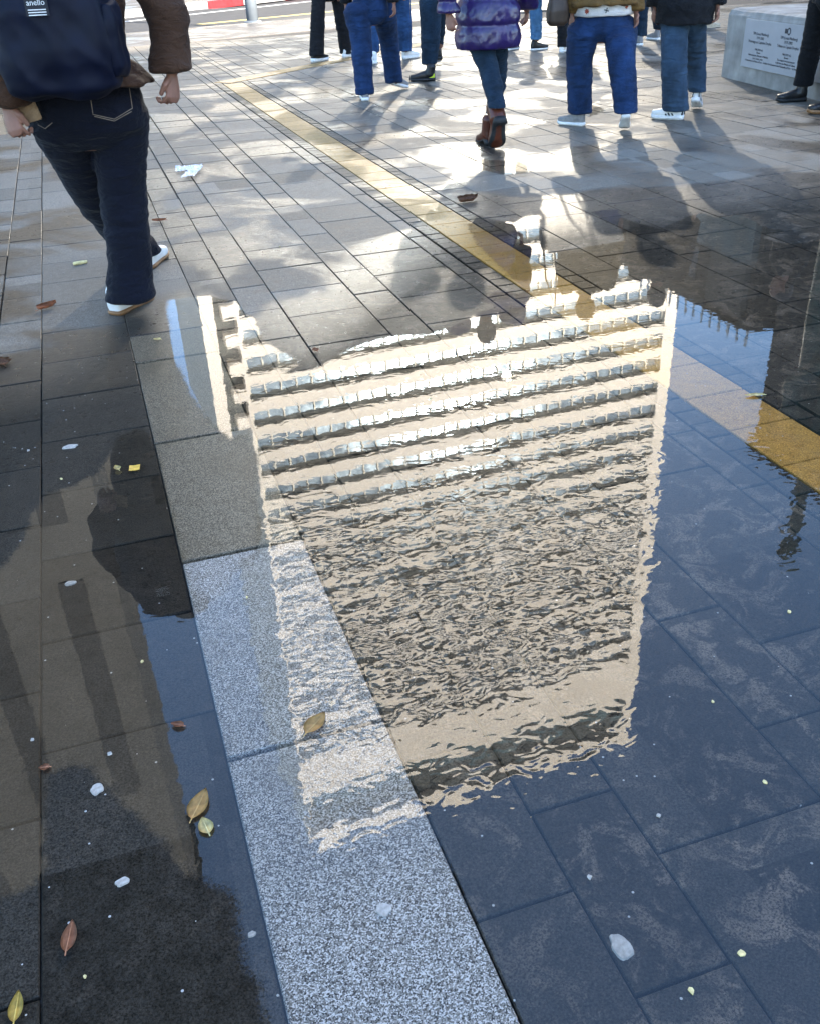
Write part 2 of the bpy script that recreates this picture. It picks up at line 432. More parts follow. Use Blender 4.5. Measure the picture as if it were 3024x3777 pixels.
for size, s in seen:
    lim = {'paving_stone': 300, 'ochre_paving_stone': 48, 'small_border_stone': 150, 'granite_slab': 20}[s[5]]
    k = count.get(s[5], 0)
    if k >= lim: far.append(s); continue
    count[s[5]] = k + 1
    w, l = s[1] - s[0], s[3] - s[2] - (0.006 if 'granite' in s[4] else 0)
    o = bpy.data.objects.new(s[5], stone_mesh(w, l, s[4])); COL.objects.link(o); o.parent = pavement
    dz = random.uniform(-0.0028, 0.0)
    o.location = ((s[0]+s[1]) / 2, (s[2]+s[3]) / 2, dz)
    o.rotation_euler = (random.uniform(-1, 1) * 0.0035, random.uniform(-1, 1) * 0.0035, random.uniform(-1, 1) * 0.003)
for matn, nm in (('paver', 'far_paving_stones'), ('yellow', 'far_ochre_stones'), ('border', 'far_border_stones')):
    fb = bmesh.new()
    for s in far:
        if s[4] != matn: continue
        g = GAP / 2 + 0.0015; dz = random.uniform(-0.003, 0.0); bv = 0.003
        x0, x1, y0, y1 = s[0] + g, s[1] - g, s[2] + g * 1.7, s[3] - g * 1.7
        lo = [fb.verts.new(c) for c in ((x0,y0,-0.013),(x1,y0,-0.013),(x1,y1,-0.013),(x0,y1,-0.013))]
        tp = [fb.verts.new(c) for c in ((x0+bv,y0+bv,dz),(x1-bv,y0+bv,dz),(x1-bv,y1-bv,dz),(x0+bv,y1-bv,dz))]
        for i in range(4): fb.faces.new((lo[i], lo[(i+1)%4], tp[(i+1)%4], tp[i]))
        fb.faces.new(tp)
    if len(fb.verts): tag(finish(nm, fb, MAT[matn], pavement), kind='stuff')
    else: fb.free()
# the ochre band turns away at its far end
A0, A1 = Vector((1.86, 12.44, 0.004)), Vector((3.30, 13.62, 0.004)); B0 = Vector((1.78, 12.62, 0.004))
dr = (A1 - A0).normalized(); wd = Vector((-dr.y, dr.x, 0)) * 0.26
for k in range(14):
    fb = bmesh.new(); p = A0 + dr * (0.36 * k + 0.004); q = A0 + dr * (0.36 * (k + 1) - 0.004)
    vs = [p, q, q + wd, p + wd]
    top = [fb.verts.new(v) for v in vs]; bot = [fb.verts.new(v - Vector((0, 0, 0.02))) for v in vs]
    fb.faces.new(top)
    for i in range(4): fb.faces.new((bot[i], bot[(i+1)%4], top[(i+1)%4], top[i]))
    finish('ochre_paving_stone', fb, MAT['yellow'], pavement)

# ------------------------------------------------------------------ water
import numpy as np
def shore(px, step=0.02, amp=0.009):
    P = [G(x, y) for x, y in px]; out = []
    for a, b in zip(P, P[1:] + P[:1]):
        L = (b - a).length; n = max(1, min(40, int(L / step)))
        nrm = Vector((-(b - a).y, (b - a).x, 0)).normalized() if L > 1e-6 else Vector((0, 0, 0))
        for i in range(n):
            p = a.lerp(b, i / n)
            k = mnoise.fractal(p * 16, 1.0, 2.0, 3) * amp * min(1, L / 0.06) * (0.35 + 0.65 * math.sin(math.pi * i / n) if n > 1 else 0.5)
            q = p + nrm * k; out.append((q.x, q.y))
    return np.array(out)
def pool(name, px, mat, amp=0.009, z=0.0022, cell=0.022, edge=0.03):
    """flat water sheet; the point attribute "depth" is the distance inside the shoreline"""
    S = shore(px, 0.02, amp); lo = S.min(0) - edge; hi = S.max(0) + edge
    hi = np.minimum(hi, (4.6, 9999)); lo = np.maximum(lo, (-1.6, -1)) if name == 'puddle' and cell < 0.03 else lo
    nx, ny = int((hi[0] - lo[0]) / cell) + 1, int((hi[1] - lo[1]) / cell) + 1
    X, Y = np.meshgrid(lo[0] + np.arange(nx) * cell, lo[1] + np.arange(ny) * cell)
    P = np.stack([X.ravel(), Y.ravel()], 1)
    A = S; B = np.roll(S, -1, 0); d = B - A; L2 = (d ** 2).sum(1) + 1e-12
    dist = np.full(len(P), 1e9); ins = np.zeros(len(P), bool)
    for i in range(0, len(P), 4000):
        Q = P[i:i+4000, None, :]; t = np.clip(((Q - A) * d).sum(2) / L2, 0, 1)
        dist[i:i+4000] = np.sqrt(((Q - A - t[..., None] * d) ** 2).sum(2).min(1))
        c = (A[:, 1] > Q[..., 1]) != (B[:, 1] > Q[..., 1])
        xc = A[:, 0] + (Q[..., 1] - A[:, 1]) * d[:, 0] / np.where(np.abs(d[:, 1]) < 1e-12, 1e-12, d[:, 1])
        ins[i:i+4000] = (c & (Q[..., 0] < xc)).sum(1) % 2 == 1
    sd = np.where(ins, dist, -dist)
    # the granite slabs stand a little proud: only a broken film over them
    on = (P[:, 0] > 0.03) & (P[:, 0] < 0.36) & (P[:, 1] < 2.12)
    sd = np.where(on, np.minimum(sd, -0.02 + 0.031 * np.clip((P[:, 1] - 0.8) / 0.3, 0, 1)), sd)
    keep = sd.reshape(ny, nx) > -edge
    fk = keep[:-1, :-1] | keep[1:, :-1] | keep[:-1, 1:] | keep[1:, 1:]
    idx = np.arange(nx * ny).reshape(ny, nx)
    quads = np.stack([idx[:-1, :-1][fk], idx[:-1, 1:][fk], idx[1:, 1:][fk], idx[1:, :-1][fk]], 1)
    used = np.unique(quads); remap = np.full(nx * ny, -1); remap[used] = np.arange(len(used))
    me = bpy.data.meshes.new(name)
    me.from_pydata([(float(x), float(y), z) for x, y in P[used]], [], [tuple(int(k) for k in q) for q in remap[quads]])
    at = me.attributes.new('depth', 'FLOAT', 'POINT'); at.data.foreach_set('value', sd[used].astype(np.float32))
    return tag(obj_from_mesh(name, me, mat), kind='structure')
MAIN = [(352,632),(395,626),(440,622),(498,635),(514,657),(538,670),(548,695),(554,716),(590,738),(624,756),(630,772),(600,786),(640,782),(673,774),(703,752),(726,739),(770,722),(822,709),(870,706),(911,704),(940,692),(964,681),(1000,662),(1040,646),(1012,633),(1032,615),(1060,612),(1103,622),(1080,590),(1040,552),(1000,512),(980,470),(1000,452),(1040,462),(1080,468),(1110,452),(1138,452),(1136,476),(1150,505),(1154,534),(1217,522),(1311,507),(1307,484),(1270,462),(1240,446),(1265,442),(1300,441),(1309,458),(1345,470),(1390,481),(1403,475),(1450,454),(1480,448),(1510,459),(1560,451),(1599,472),(1623,481),(1653,484),(1608,499),(1629,507),(1665,514),(1726,505),(2000,480),(2300,1100),(2300,2500),(1200,2600),(600,2450),(562,2156),(536,2064),(512,2031),(496,1936),(486,1883),(456,1869),(397,1850),(350,1783),(288,1724),(251,1694),(212,1651),(185,1621),(142,1618),(100,1640),(96,1850),(60,1880),(0,1900),(-250,1930),(-250,1230),(0,1200),(48,1137),(65,1086),(96,1041),(155,1024),(207,993),(234,955),(241,920),(293,900),(318,915),(332,945),(360,1050),(395,1188),(400,1215),(410,1245),(440,1265),(470,1255),(488,1215),(500,1180),(530,1168),(541,1150),(540,1050),(542,960),(520,915),(495,925),(487,928),(470,915),(450,897),(425,868),(400,830),(385,795),(368,768),(356,752),(356,700),(350,660)]
pool('puddle', MAIN, MAT['puddle'])
pool('puddle', [(975,345),(1010,334),(1050,337),(1090,338),(1124,352),(1112,364),(1060,368),(1010,358)], MAT['puddle'], 0.03, cell=0.03, edge=0.05)
pool('puddle', [(880,124),(985,121),(982,136),(900,141)], MAT['puddle'], 0.05, cell=0.04, edge=0.06)
pool('puddle', [(-60,244),(40,240),(66,252),(60,264),(20,282),(-60,292)], MAT['puddle'], 0.04, cell=0.04, edge=0.06)
pool('puddle', [(1190,215),(1240,205),(1275,232),(1240,246),(1205,238)], MAT['puddle'], 0.03, cell=0.03, edge=0.05)

# ------------------------------------------------------------------ road, kerbs, pole
def ground_quad(name, px, mat, z, kind='structure', parent=None):
    bm = bmesh.new()
    f = bm.faces.new([bm.verts.new(G(x, y, 0) + Vector((0, 0, z))) for x, y in px]); f.normal_update()
    if f.normal.z < 0: f.normal_flip()
    o = finish(name, bm, mat, parent)
    if kind and not parent: tag(o, kind=kind)
    return o
def line_pts(p, q, t0, t1):
    return p.lerp(q, t0), p.lerp(q, t1)
kn0, kn1 = G(300, 67), G(735, 31); fk0, fk1 = G(340, 20), G(500, 2)
kdir = (kn1 - kn0).normalized(); knor = Vector((-kdir.y, kdir.x, 0))
def strip(name, o, d, nrm, a, b, w0, w1, z0, z1, mat, parent=None, kind=None):
    bm = bmesh.new()
    P = [o + d * a + nrm * w0, o + d * b + nrm * w0, o + d * b + nrm * w1, o + d * a + nrm * w1]
    lo = [bm.verts.new((p.x, p.y, z0)) for p in P]; hi = [bm.verts.new((p.x, p.y, z1)) for p in P]
    bm.faces.new(hi); bm.faces.new(lo[::-1])
    for i in range(4): bm.faces.new((lo[i], lo[(i+1)%4], hi[(i+1)%4], hi[i]))
    q = finish(name, bm, mat, parent)
    if kind: tag(q, kind=kind)
    return q
MAT['sett'] = paver('pale_setts', [(0.11, 0.102, 0.094), (0.135, 0.125, 0.116), (0.155, 0.145, 0.135)], 0.1, (0.8, 0.8, 0.8))
strip('pale_sett_strip', kn0, kdir, knor, -30, 60, -3.3, -0.16, -0.1, 0.004, MAT['sett'], kind='structure')
strip('kerb_edge', kn0, kdir, knor, -30, 60, -0.157, 0.0, -0.15, 0.012, MAT['sett'], kind='structure')
strip('road', kn0, kdir, knor, -60, 90, 0.003, 9.2, -0.15, -0.10, MAT['asphalt'], kind='structure')
wl0, wl1 = G(351, 35, -0.1), G(653, 2, -0.1); wd_ = (wl1 - wl0).normalized()
strip('painted_line', wl0, wd_, Vector((-wd_.y, wd_.x, 0)), -6, 30, -0.08, 0.08, -0.099, -0.096, MAT['roadpaint'], kind='structure')
yl0, yl1 = G(420, 50, -0.1), G(690, 24, -0.1); yd_ = (yl1 - yl0).normalized()
strip('painted_line', yl0, yd_, Vector((-yd_.y, yd_.x, 0)), 0, 14, -0.14, 0.14, -0.099, -0.096, MAT['roadyellow'], kind='structure')
fdir = (fk1 - fk0).normalized(); fnor = Vector((-fdir.y, fdir.x, 0))
kerb = empty('painted_kerb', fk0, 'far kerb painted in red and white blocks across the road', 'kerb')
def seg_at(px):      # distance along the far kerb line for a photo pixel column
    best = min(((abs(project(fk0 + fdir * (s * 0.02))[0] - px)), s * 0.02) for s in range(-400, 1500))
    return best[1]
edges = [seg_at(x) for x in (310, 364, 438, 513)]
edges = [edges[0] - 2.4] + edges + [edges[-1] + 2.4, edges[-1] + 4.8]
for k, (a, b) in enumerate(zip(edges, edges[1:])):
    q = strip('kerb_block', fk0, fdir, fnor, a + 0.01, b - 0.01, 0, 0.3, -0.12, 0.09, MAT['kerbwhite'] if k % 2 == 0 else MAT['kerbred'], None)
    q.parent = kerb; q.matrix_parent_inverse = Matrix.Translation(-fk0)
strip('far_pavement', fk0, fdir, fnor, -60, 90, 0.302, 14, -0.15, 0.05, MAT['sett'], kind='structure')
pb = G(533, 47)
pole = empty('street_pole', pb, 'round grey metal street pole standing at the kerb', 'pole')
bm = bmesh.new(); r = 12.5 * WD(533, 40, pb.y)
loft(bm, [(Vector((0, 0, z)), Vector((r * k, 0, 0)), Vector((0, r * k, 0))) for z, k in ((-0.02, 1.0), (0.6, 0.98), (3.2, 0.9), (5.2, 0.82))], 20)
finish('shaft', bm, MAT['pole'], pole, smooth=True)
bm = bmesh.new(); loft(bm, [(Vector((0, 0, z)), Vector((r * k, 0, 0)), Vector((0, r * k, 0))) for z, k in ((-0.02, 1.5), (0.025, 1.5), (0.05, 1.05))], 20)
finish('base_collar', bm, MAT['pole'], pole)
bm = bmesh.new(); loft(bm, [(Vector((0, 0, z)), Vector((r * k, 0, 0)), Vector((0, r * k, 0))) for z, k in ((5.15, 0.9), (5.3, 0.9), (5.34, 0.5))], 20)
finish('cap', bm, MAT['pole'], pole)

# ------------------------------------------------------------------ tower mirrored in the puddle
T0 = Vector((11.6, 94.3, 0)); T1 = Vector((66.1, 96.9, 0)); TW = (T1 - T0).length
tower = empty('office_tower', T0, 'tall cream office tower with ribbon windows, mirrored upside down in the puddle', 'building')
tower.rotation_euler.z = math.atan2((T1 - T0).y, (T1 - T0).x)
def tpart(name, mat, boxes):
    bm = bmesh.new()
    for b in boxes: box(bm, *b)
    return finish(name, bm, mat, tower)
FL = 3.15; GW = 1.14; DW = 0.62; UB0, UB1 = 0.35, TW - 1.7
Z0 = 45.9 - 14 * FL
tpart('core', MAT['recess_and_shade'], [(0.3, TW - 0.3, 1.5, 26, 0, 110.2)])
tpart('corner_pier', MAT['cream'], [(UB1, TW, -0.05, 27, 0, 110.2)])
tpart('corner_pier', MAT['cream'], [(0, UB0, -0.05, 27, 0, 110.2)])
tpart('side_wing', MAT['cream'], [(-3.6, -2.2, -0.05, 20, 0, 45.5)])
tpart('wing_recess', MAT['recess_and_shade'], [(-2.2, -0.003, 1.4, 20, 0, 44)])
for k in range(14):
    tpart('wing_slab', MAT['cream'], [(-1.4, -0.002, -0.04, 1.39, k * FL + 1.2, k * FL + 2.6)])
z = Z0; nb = 30
while z < 94.6:
    zb = z - (GW + DW) / 2; zm = zb + GW; zt = zm + DW
    tpart('window_band', MAT['towerglass'], [(UB0, UB1, 0.55, 0.7, zb - 0.05, zm)])
    tpart('shade_band', MAT['recess_and_shade'], [(UB0, UB1, 0.50, 0.72, zm + 0.002, zt + 0.03)])  # dark strip painting in the overhang's shadow above the glass
    tpart('spandrel', MAT['cream'], [(UB0 + 0.002, UB1 - 0.003, 0, 1.5, zt, zb + FL)])
    bm = bmesh.new()
    for k in range(nb + 1):
        u = UB0 + 0.12 + (UB1 - UB0 - 0.24) * k / nb
        box(bm, u - 0.075, u + 0.075, 0.36, 0.56, zb - 0.04, zm + 0.001)
    tag(finish('mullions', bm, MAT['mullion'], tower), kind='stuff')
    z += FL
tpart('spandrel', MAT['cream'], [(UB0 + 0.002, UB1 - 0.003, 0, 1.5, zb + FL + 0.002, 103)])
tpart('terrace_glass', MAT['tealglass'], [(UB0, UB1, 1.2, 1.45, 103, 106.0)])
tpart('parapet', MAT['cream'], [(0, TW, -0.1, 27, 110.2, 112.6)])
# other blocks round the square, seen only as reflections or shade
def block(name, label, u0, u1, v0, v1, zt, mat, winmat, rows, cols, faces='S', ww=0.55, wh=0.5, z_first=4.0):
    b = empty(name, ((u0+u1)/2, (v0+v1)/2, 0), label, 'building')
    bm = bmesh.new(); box(bm, u0, u1, v0, v1, 0, zt); finish('wall', bm, mat, b, origin=b.location)
    bm = bmesh.new(); box(bm, u0 - 0.3, u1 + 0.3, v0 - 0.3, v1 + 0.3, zt, zt + 0.5); finish('cornice', bm, mat, b, origin=b.location)
    fh = (zt - z_first) / rows
    me = None
    for r in range(rows):
        for c in range(cols):
            z = z_first + (r + 0.5) * fh
            if 'S' in faces:
                cw = (u1 - u0) / cols; u = u0 + (c + 0.5) * cw
                bm = bmesh.new(); box(bm, u - cw*ww/2, u + cw*ww/2, v0 - 0.06, v0 + 0.1, z - fh*wh/2, z + fh*wh/2); finish('window', bm, winmat, b, origin=b.location)
            if 'W' in faces:
                cw = (v1 - v0) / cols; v = v0 + (c + 0.5) * cw
                bm = bmesh.new(); box(bm, u0 - 0.06, u0 + 0.1, v - cw*ww/2, v + cw*ww/2, z - fh*wh/2, z + fh*wh/2); finish('window', bm, winmat, b, origin=b.location)
    return b
block('apartment_block', 'grey apartment block beyond the road, mirrored in the left of the puddle', -24, -2.3, 36, 50, 52, MAT['greystone'], MAT['darkfacade'], 3, 6, 'S', 0.3, 0.82)
block('apartment_block', 'lower grey block behind the taller one, its roof mirrored below the blue sky', -20, 3.0, 60, 78, 37.2, MAT['greystone'], MAT['darkfacade'], 4, 4, 'S', 0.5, 0.42)
rb = block('side_building', 'dark low building with a white roof rail on the right of the square', 28.6, 46, 35.7, 56, 14.6, MAT['darkfacade'], MAT['darkglass'], 4, 5, 'W', 0.6, 0.55, 3)
bm = bmesh.new(); box(bm, 28.3, 28.62, 36.3, 39.2, 12.0, 15.2); finish('pale_bay', bm, MAT['greystone'], rb, origin=rb.location)
bm = bmesh.new(); box(bm, 28.25, 28.62, 36.0, 40.6, 7.0, 12.0); finish('teal_bay', bm, MAT['tealglass'], rb, origin=rb.location)
for k in range(14):
    bm = bmesh.new(); v = 35.8 + k * 0.75; box(bm, 28.5, 28.58, v, v + 0.09, 15.1, 16.0); finish('rail_post', bm, MAT['whitemetal'], rb, origin=rb.location)
block('side_building', 'dark taller building at the right edge of the square', 29.6, 50, 8, 35.3, 21, MAT['darkfacade'], MAT['darkglass'], 5, 7, 'W', 0.6, 0.55, 3)
# the block behind the photographer that keeps the low sun off the square
sd = Vector((sun_dir.x, sun_dir.y, 0)).normalized(); pd = Vector((-sd.y, sd.x, 0))
sb = empty('street_block', sd * 47 , 'plain stone block behind the photographer shading the square', 'building')
sb.rotation_euler.z = math.atan2(pd.y, pd.x)
cs = Vector((0.9135, 0.407, 0)).dot(pd) * 8
bm = bmesh.new(); box(bm, cs - 19, cs + 19, -6, 6, 0, 23.2); finish('wall', bm, MAT['greystone'], sb)
bm = bmesh.new(); box(bm, cs - 19.3, cs + 19.3, -6.3, 6.3, 23.2, 23.8); finish('cornice', bm, MAT['greystone'], sb)

# ------------------------------------------------------------------ plinth and statue
pA, pB = G(1518, 160), G(1726, 212)
pdir = (pB - pA).normalized(); pnor = Vector((-pdir.y, pdir.x, 0))
if pnor.x < 0: pnor = -pnor
LEN, DEP, PH_ = 3.1, 2.1, 0.66
plinth = empty('monument_plinth', pA, 'low weathered concrete plinth with a pale metal plaque', 'plinth')
plinth.rotation_euler.z = math.atan2(pdir.y, pdir.x)
# local x along the face, +y away from the viewer (left-handed fix below)
sgn = 1 if pnor.dot(Vector((-math.sin(plinth.rotation_euler.z), math.cos(plinth.rotation_euler.z), 0))) > 0 else -1
bm = bmesh.new()
def prect(z, ins): return [(ins, sgn*ins, z), (LEN - ins, sgn*ins, z), (LEN - ins, sgn*(DEP - ins), z), (ins, sgn*(DEP - ins), z)]
lv = [[bm.verts.new(c) for c in prect(z, i)] for z, i in ((-0.02, 0), (PH_ - 0.07, 0.0), (PH_ - 0.02, 0.018), (PH_, 0.06))]
for A, B in zip(lv, lv[1:]):
    for i in range(4): bm.faces.new((A[i], A[(i+1)%4], B[(i+1)%4], B[i]))
bm.faces.new(lv[-1])
bmesh.ops.subdivide_edges(bm, edges=bm.edges, cuts=10, use_grid_fill=True)
for v in bm.verts:
    if v.co.z > 0.05:
        e = 1.0 if v.co.z > PH_ - 0.12 else 0.3
        v.co += Vector((0, sgn, -0.6)) * max(0, mnoise.fractal(v.co * 9, 1, 2, 4)) * 0.02 * e
bmesh.ops.recalc_face_normals(bm, faces=bm.faces)
finish('concrete_block', bm, MAT['concrete'], plinth)
def on_face(px, py):
    d = ray(px, py); n2 = pnor; t = (pA - Vector((0, 0, CAM_H))).dot(n2) / d.dot(n2)
    w = Vector((0, 0, CAM_H)) + d * t
    return (w - pA).dot(pdir), w.z
pl0 = on_face(1575, 38); pl1 = on_face(1562, 137); pl2 = on_face(1690, 50)
px0, pz1, pz0 = pl0[0], pl0[1], pl1[1]
px1 = px0 + 1.55
bm = bmesh.new(); box(bm, px0, px1, -0.02, 0.0, pz0, pz1)
for v in bm.verts: v.co.y *= sgn
bmesh.ops.recalc_face_normals(bm, faces=bm.faces)
plaque = finish('plaque', bm, MAT['plaque'], plinth)
def lettering(text, x, z, size, parent, base, mat, align='CENTER', name='lettering', mtx=None):
    cu = bpy.data.curves.new('t', 'FONT'); cu.body = text; cu.size = size; cu.align_x = align; cu.extrude = 0.0004; cu.resolution_u = 2
    o = bpy.data.objects.new('t', cu); COL.objects.link(o)
    dg = bpy.context.evaluated_depsgraph_get(); me = bpy.data.meshes.new_from_object(o.evaluated_get(dg))
    bpy.data.objects.remove(o); bpy.data.curves.remove(cu)
    q = obj_from_mesh(name, me, mat, parent); me.materials.clear(); me.materials.append(mat)
    q.location = (x, base, z); q.rotation_euler = (math.pi / 2, 0, 0)
    return q
w_ = px1 - px0; hh = pz1 - pz0
COLS = [(0.22, ['TIM (Louis Mitelberg)', '1919-2002', 'Hommage au Capitaine Dreyfus', '', '1986 (2018 ed.)', 'Bronze', 'Généreusement offert par le Ministère', 'de la Culture, grâce', "à l'entremise de la Mairie de Paris - Tel Aviv-Yafo"]),
        (0.57, ['TIM (Louis Mitelberg)', '1919-2002', 'Tribute to Captain Dreyfus', '', '1986 (2018 ed.)', 'Bronze', 'The original is in its permanent', 'A gift from the Ministry of Culture', 'Donated by the Municipality of Paris - Tel Aviv-Yafo'])]
for fx, lines in COLS:
    zz = pz0 + hh * 0.70
    for i, ln in enumerate(lines):
        big = i < 3
        if ln: lettering(ln, px0 + w_ * fx, zz, 0.036 if big else 0.026, plaque, -0.0215 * sgn, MAT['ink'])
        zz -= hh * (0.085 if big else 0.062)
bm = bmesh.new()
for k in range(12):
    a = k * math.tau / 12; c = Vector((math.cos(a) * 0.026, 0, math.sin(a) * 0.026))
    box(bm, c.x - 0.006, c.x + 0.006, -0.001, 0.001, c.z - 0.006, c.z + 0.006)
for a in (-0.075, -0.06, -0.045): box(bm, a, a + 0.01, -0.001, 0.001, -0.02, 0.02)
em = finish('emblem', bm, MAT['ink'], plaque); em.location = (px0 + w_ * 0.56, -0.0215 * sgn, pz0 + hh * 0.86)
# generic bronze figure on the plinth (its body stands above the frame)
sx, sy = 1.55, sgn * 1.15
st = empty('bronze_statue', pA + pdir * 1.62 + pnor * 0.9, 'green weathered bronze monument standing on the concrete plinth', 'statue')
bm = bmesh.new()
loft(bm, [(Vector((0, 0, z)), Vector((a, 0, 0)), Vector((0, b, 0))) for z, a, b in ((PH_ - 0.005, 0.55, 0.55), (PH_ + 0.12, 0.54, 0.54), (PH_ + 0.125, 0.4, 0.4))], 4, expo=2)
bmesh.ops.rotate(bm, verts=bm.verts, cent=(0, 0, 0), matrix=Matrix.Rotation(math.pi / 4 + math.atan2(pdir.y, pdir.x), 3, 'Z'))
finish('bronze_base', bm, MAT['bronze'], st)
bm = bmesh.new()
loft(bm, [(Vector((0, 0, PH_ + z)), Vector((a, 0, 0)), Vector((0, b, 0))) for z, a, b in ((0.1, 0.42, 0.4), (0.8, 0.36, 0.34), (1.6, 0.38, 0.3), (2.2, 0.36, 0.27), (2.75, 0.45, 0.28), (3.0, 0.32, 0.22), (3.12, 0.12, 0.12), (3.2, 0.12, 0.13), (3.35, 0.17, 0.19), (3.5, 0.17, 0.19), (3.62, 0.11, 0.12))], 20)
limb(bm, [Vector((-0.4, 0, PH_ + 2.8)), Vector((-0.55, -0.1, PH_ + 2.2)), Vector((-0.3, -0.3, PH_ + 1.9))], [0.13, 0.11, 0.09])
limb(bm, [Vector((0.4, 0, PH_ + 2.8)), Vector((0.55, -0.1, PH_ + 2.2)), Vector((0.1, -0.35, PH_ + 2.0))], [0.13, 0.11, 0.09])
me = fuse(bm, 0.035, 4); obj_from_mesh('figure', me, MAT['bronze'], st)
bm = bmesh.new(); limb(bm, [Vector((-0.25, -0.33, PH_ + 1.4)), Vector((-0.32, -0.33, PH_ + 3.0)), Vector((-0.38, -0.33, PH_ + 4.4))], [0.06, 0.09, 0.07], n=10)
finish('upright_rod', bm, MAT['bronze'], st, smooth=True)

# ------------------------------------------------------------------ people
from mathutils.bvhtree import BVHTree
DEN = dict(navy=cloth('denim_navy', (0.0009, 0.0015, 0.0058)), blue=cloth('denim_blue', (0.005, 0.019, 0.056), camp=0.9), mid=cloth('denim_mid', (0.012, 0.04, 0.10), camp=0.8),
           teal=cloth('denim_teal', (0.005, 0.015, 0.028), camp=0.8), pale=cloth('denim_pale', (0.045, 0.11, 0.19)), wash=cloth('denim_washed', (0.020, 0.040, 0.066), camp=0.9),
           black=cloth('black_cloth', (0.005, 0.005, 0.006)), brown=cloth('brown_wool', (0.044, 0.020, 0.010), camp=0.4), mustard=cloth('mustard_knit', (0.10, 0.052, 0.014)),
           cream=cloth('cream_cotton', (0.5, 0.46, 0.42), camp=0.15), grey=cloth('grey_cloth', (0.12, 0.12, 0.13)), tan=cloth('tan_cloth', (0.25, 0.16, 0.09)))
MAT['puffer'] = simple('purple_nylon', (0.014, 0.005, 0.060), 0.32, nscale=9, namp=0.4, bscale=28, bstr=0.5, bdist=0.01, spec=0.6)
MAT['nylon'] = simple('navy_nylon', (0.0024, 0.0038, 0.0125), 0.6, nscale=7, namp=0.45, bscale=420, bstr=0.3, bdist=0.0006, spec=0.18)
MAT['nylondark'] = simple('dark_nylon', (0.006, 0.007, 0.012), 0.6, nscale=7, namp=0.35)
MAT['rubberwhite'] = simple('white_rubber', (0.72, 0.70, 0.66), 0.5, nscale=30, namp=0.15)
MAT['rubbergum'] = simple('gum_rubber', (0.22, 0.11, 0.045), 0.55, nscale=30, namp=0.25)
MAT['rubberblack'] = simple('black_rubber', (0.015, 0.015, 0.015), 0.6, nscale=30, namp=0.3)
MAT['shoewhite'] = simple('white_leather', (0.68, 0.66, 0.62), 0.45, nscale=20, namp=0.12)
MAT['shoegrey'] = simple('grey_suede', (0.22, 0.21, 0.20), 0.85, nscale=60, namp=0.2)
MAT['shoebeige'] = simple('beige_suede', (0.40, 0.34, 0.25), 0.85, nscale=60, namp=0.2)
MAT['shoeblack'] = simple('black_leather', (0.013, 0.012, 0.012), 0.42, nscale=30, namp=0.3)
MAT['shoebrown'] = simple('brown_leather', (0.085, 0.022, 0.010), 0.33, nscale=14, namp=0.45, bscale=60, bstr=0.3)
MAT['lime'] = simple('lime_rubber', (0.45, 0.55, 0.02), 0.5)
MAT['gold'] = simple('pale_gold', (0.75, 0.62, 0.30), 0.3, 0.9)
MAT['thread'] = simple('tan_thread', (0.20, 0.15, 0.11), 0.8)
MAT['dkbrown'] = simple('dark_brown_leather', (0.045, 0.028, 0.018), 0.5, nscale=16, namp=0.4)

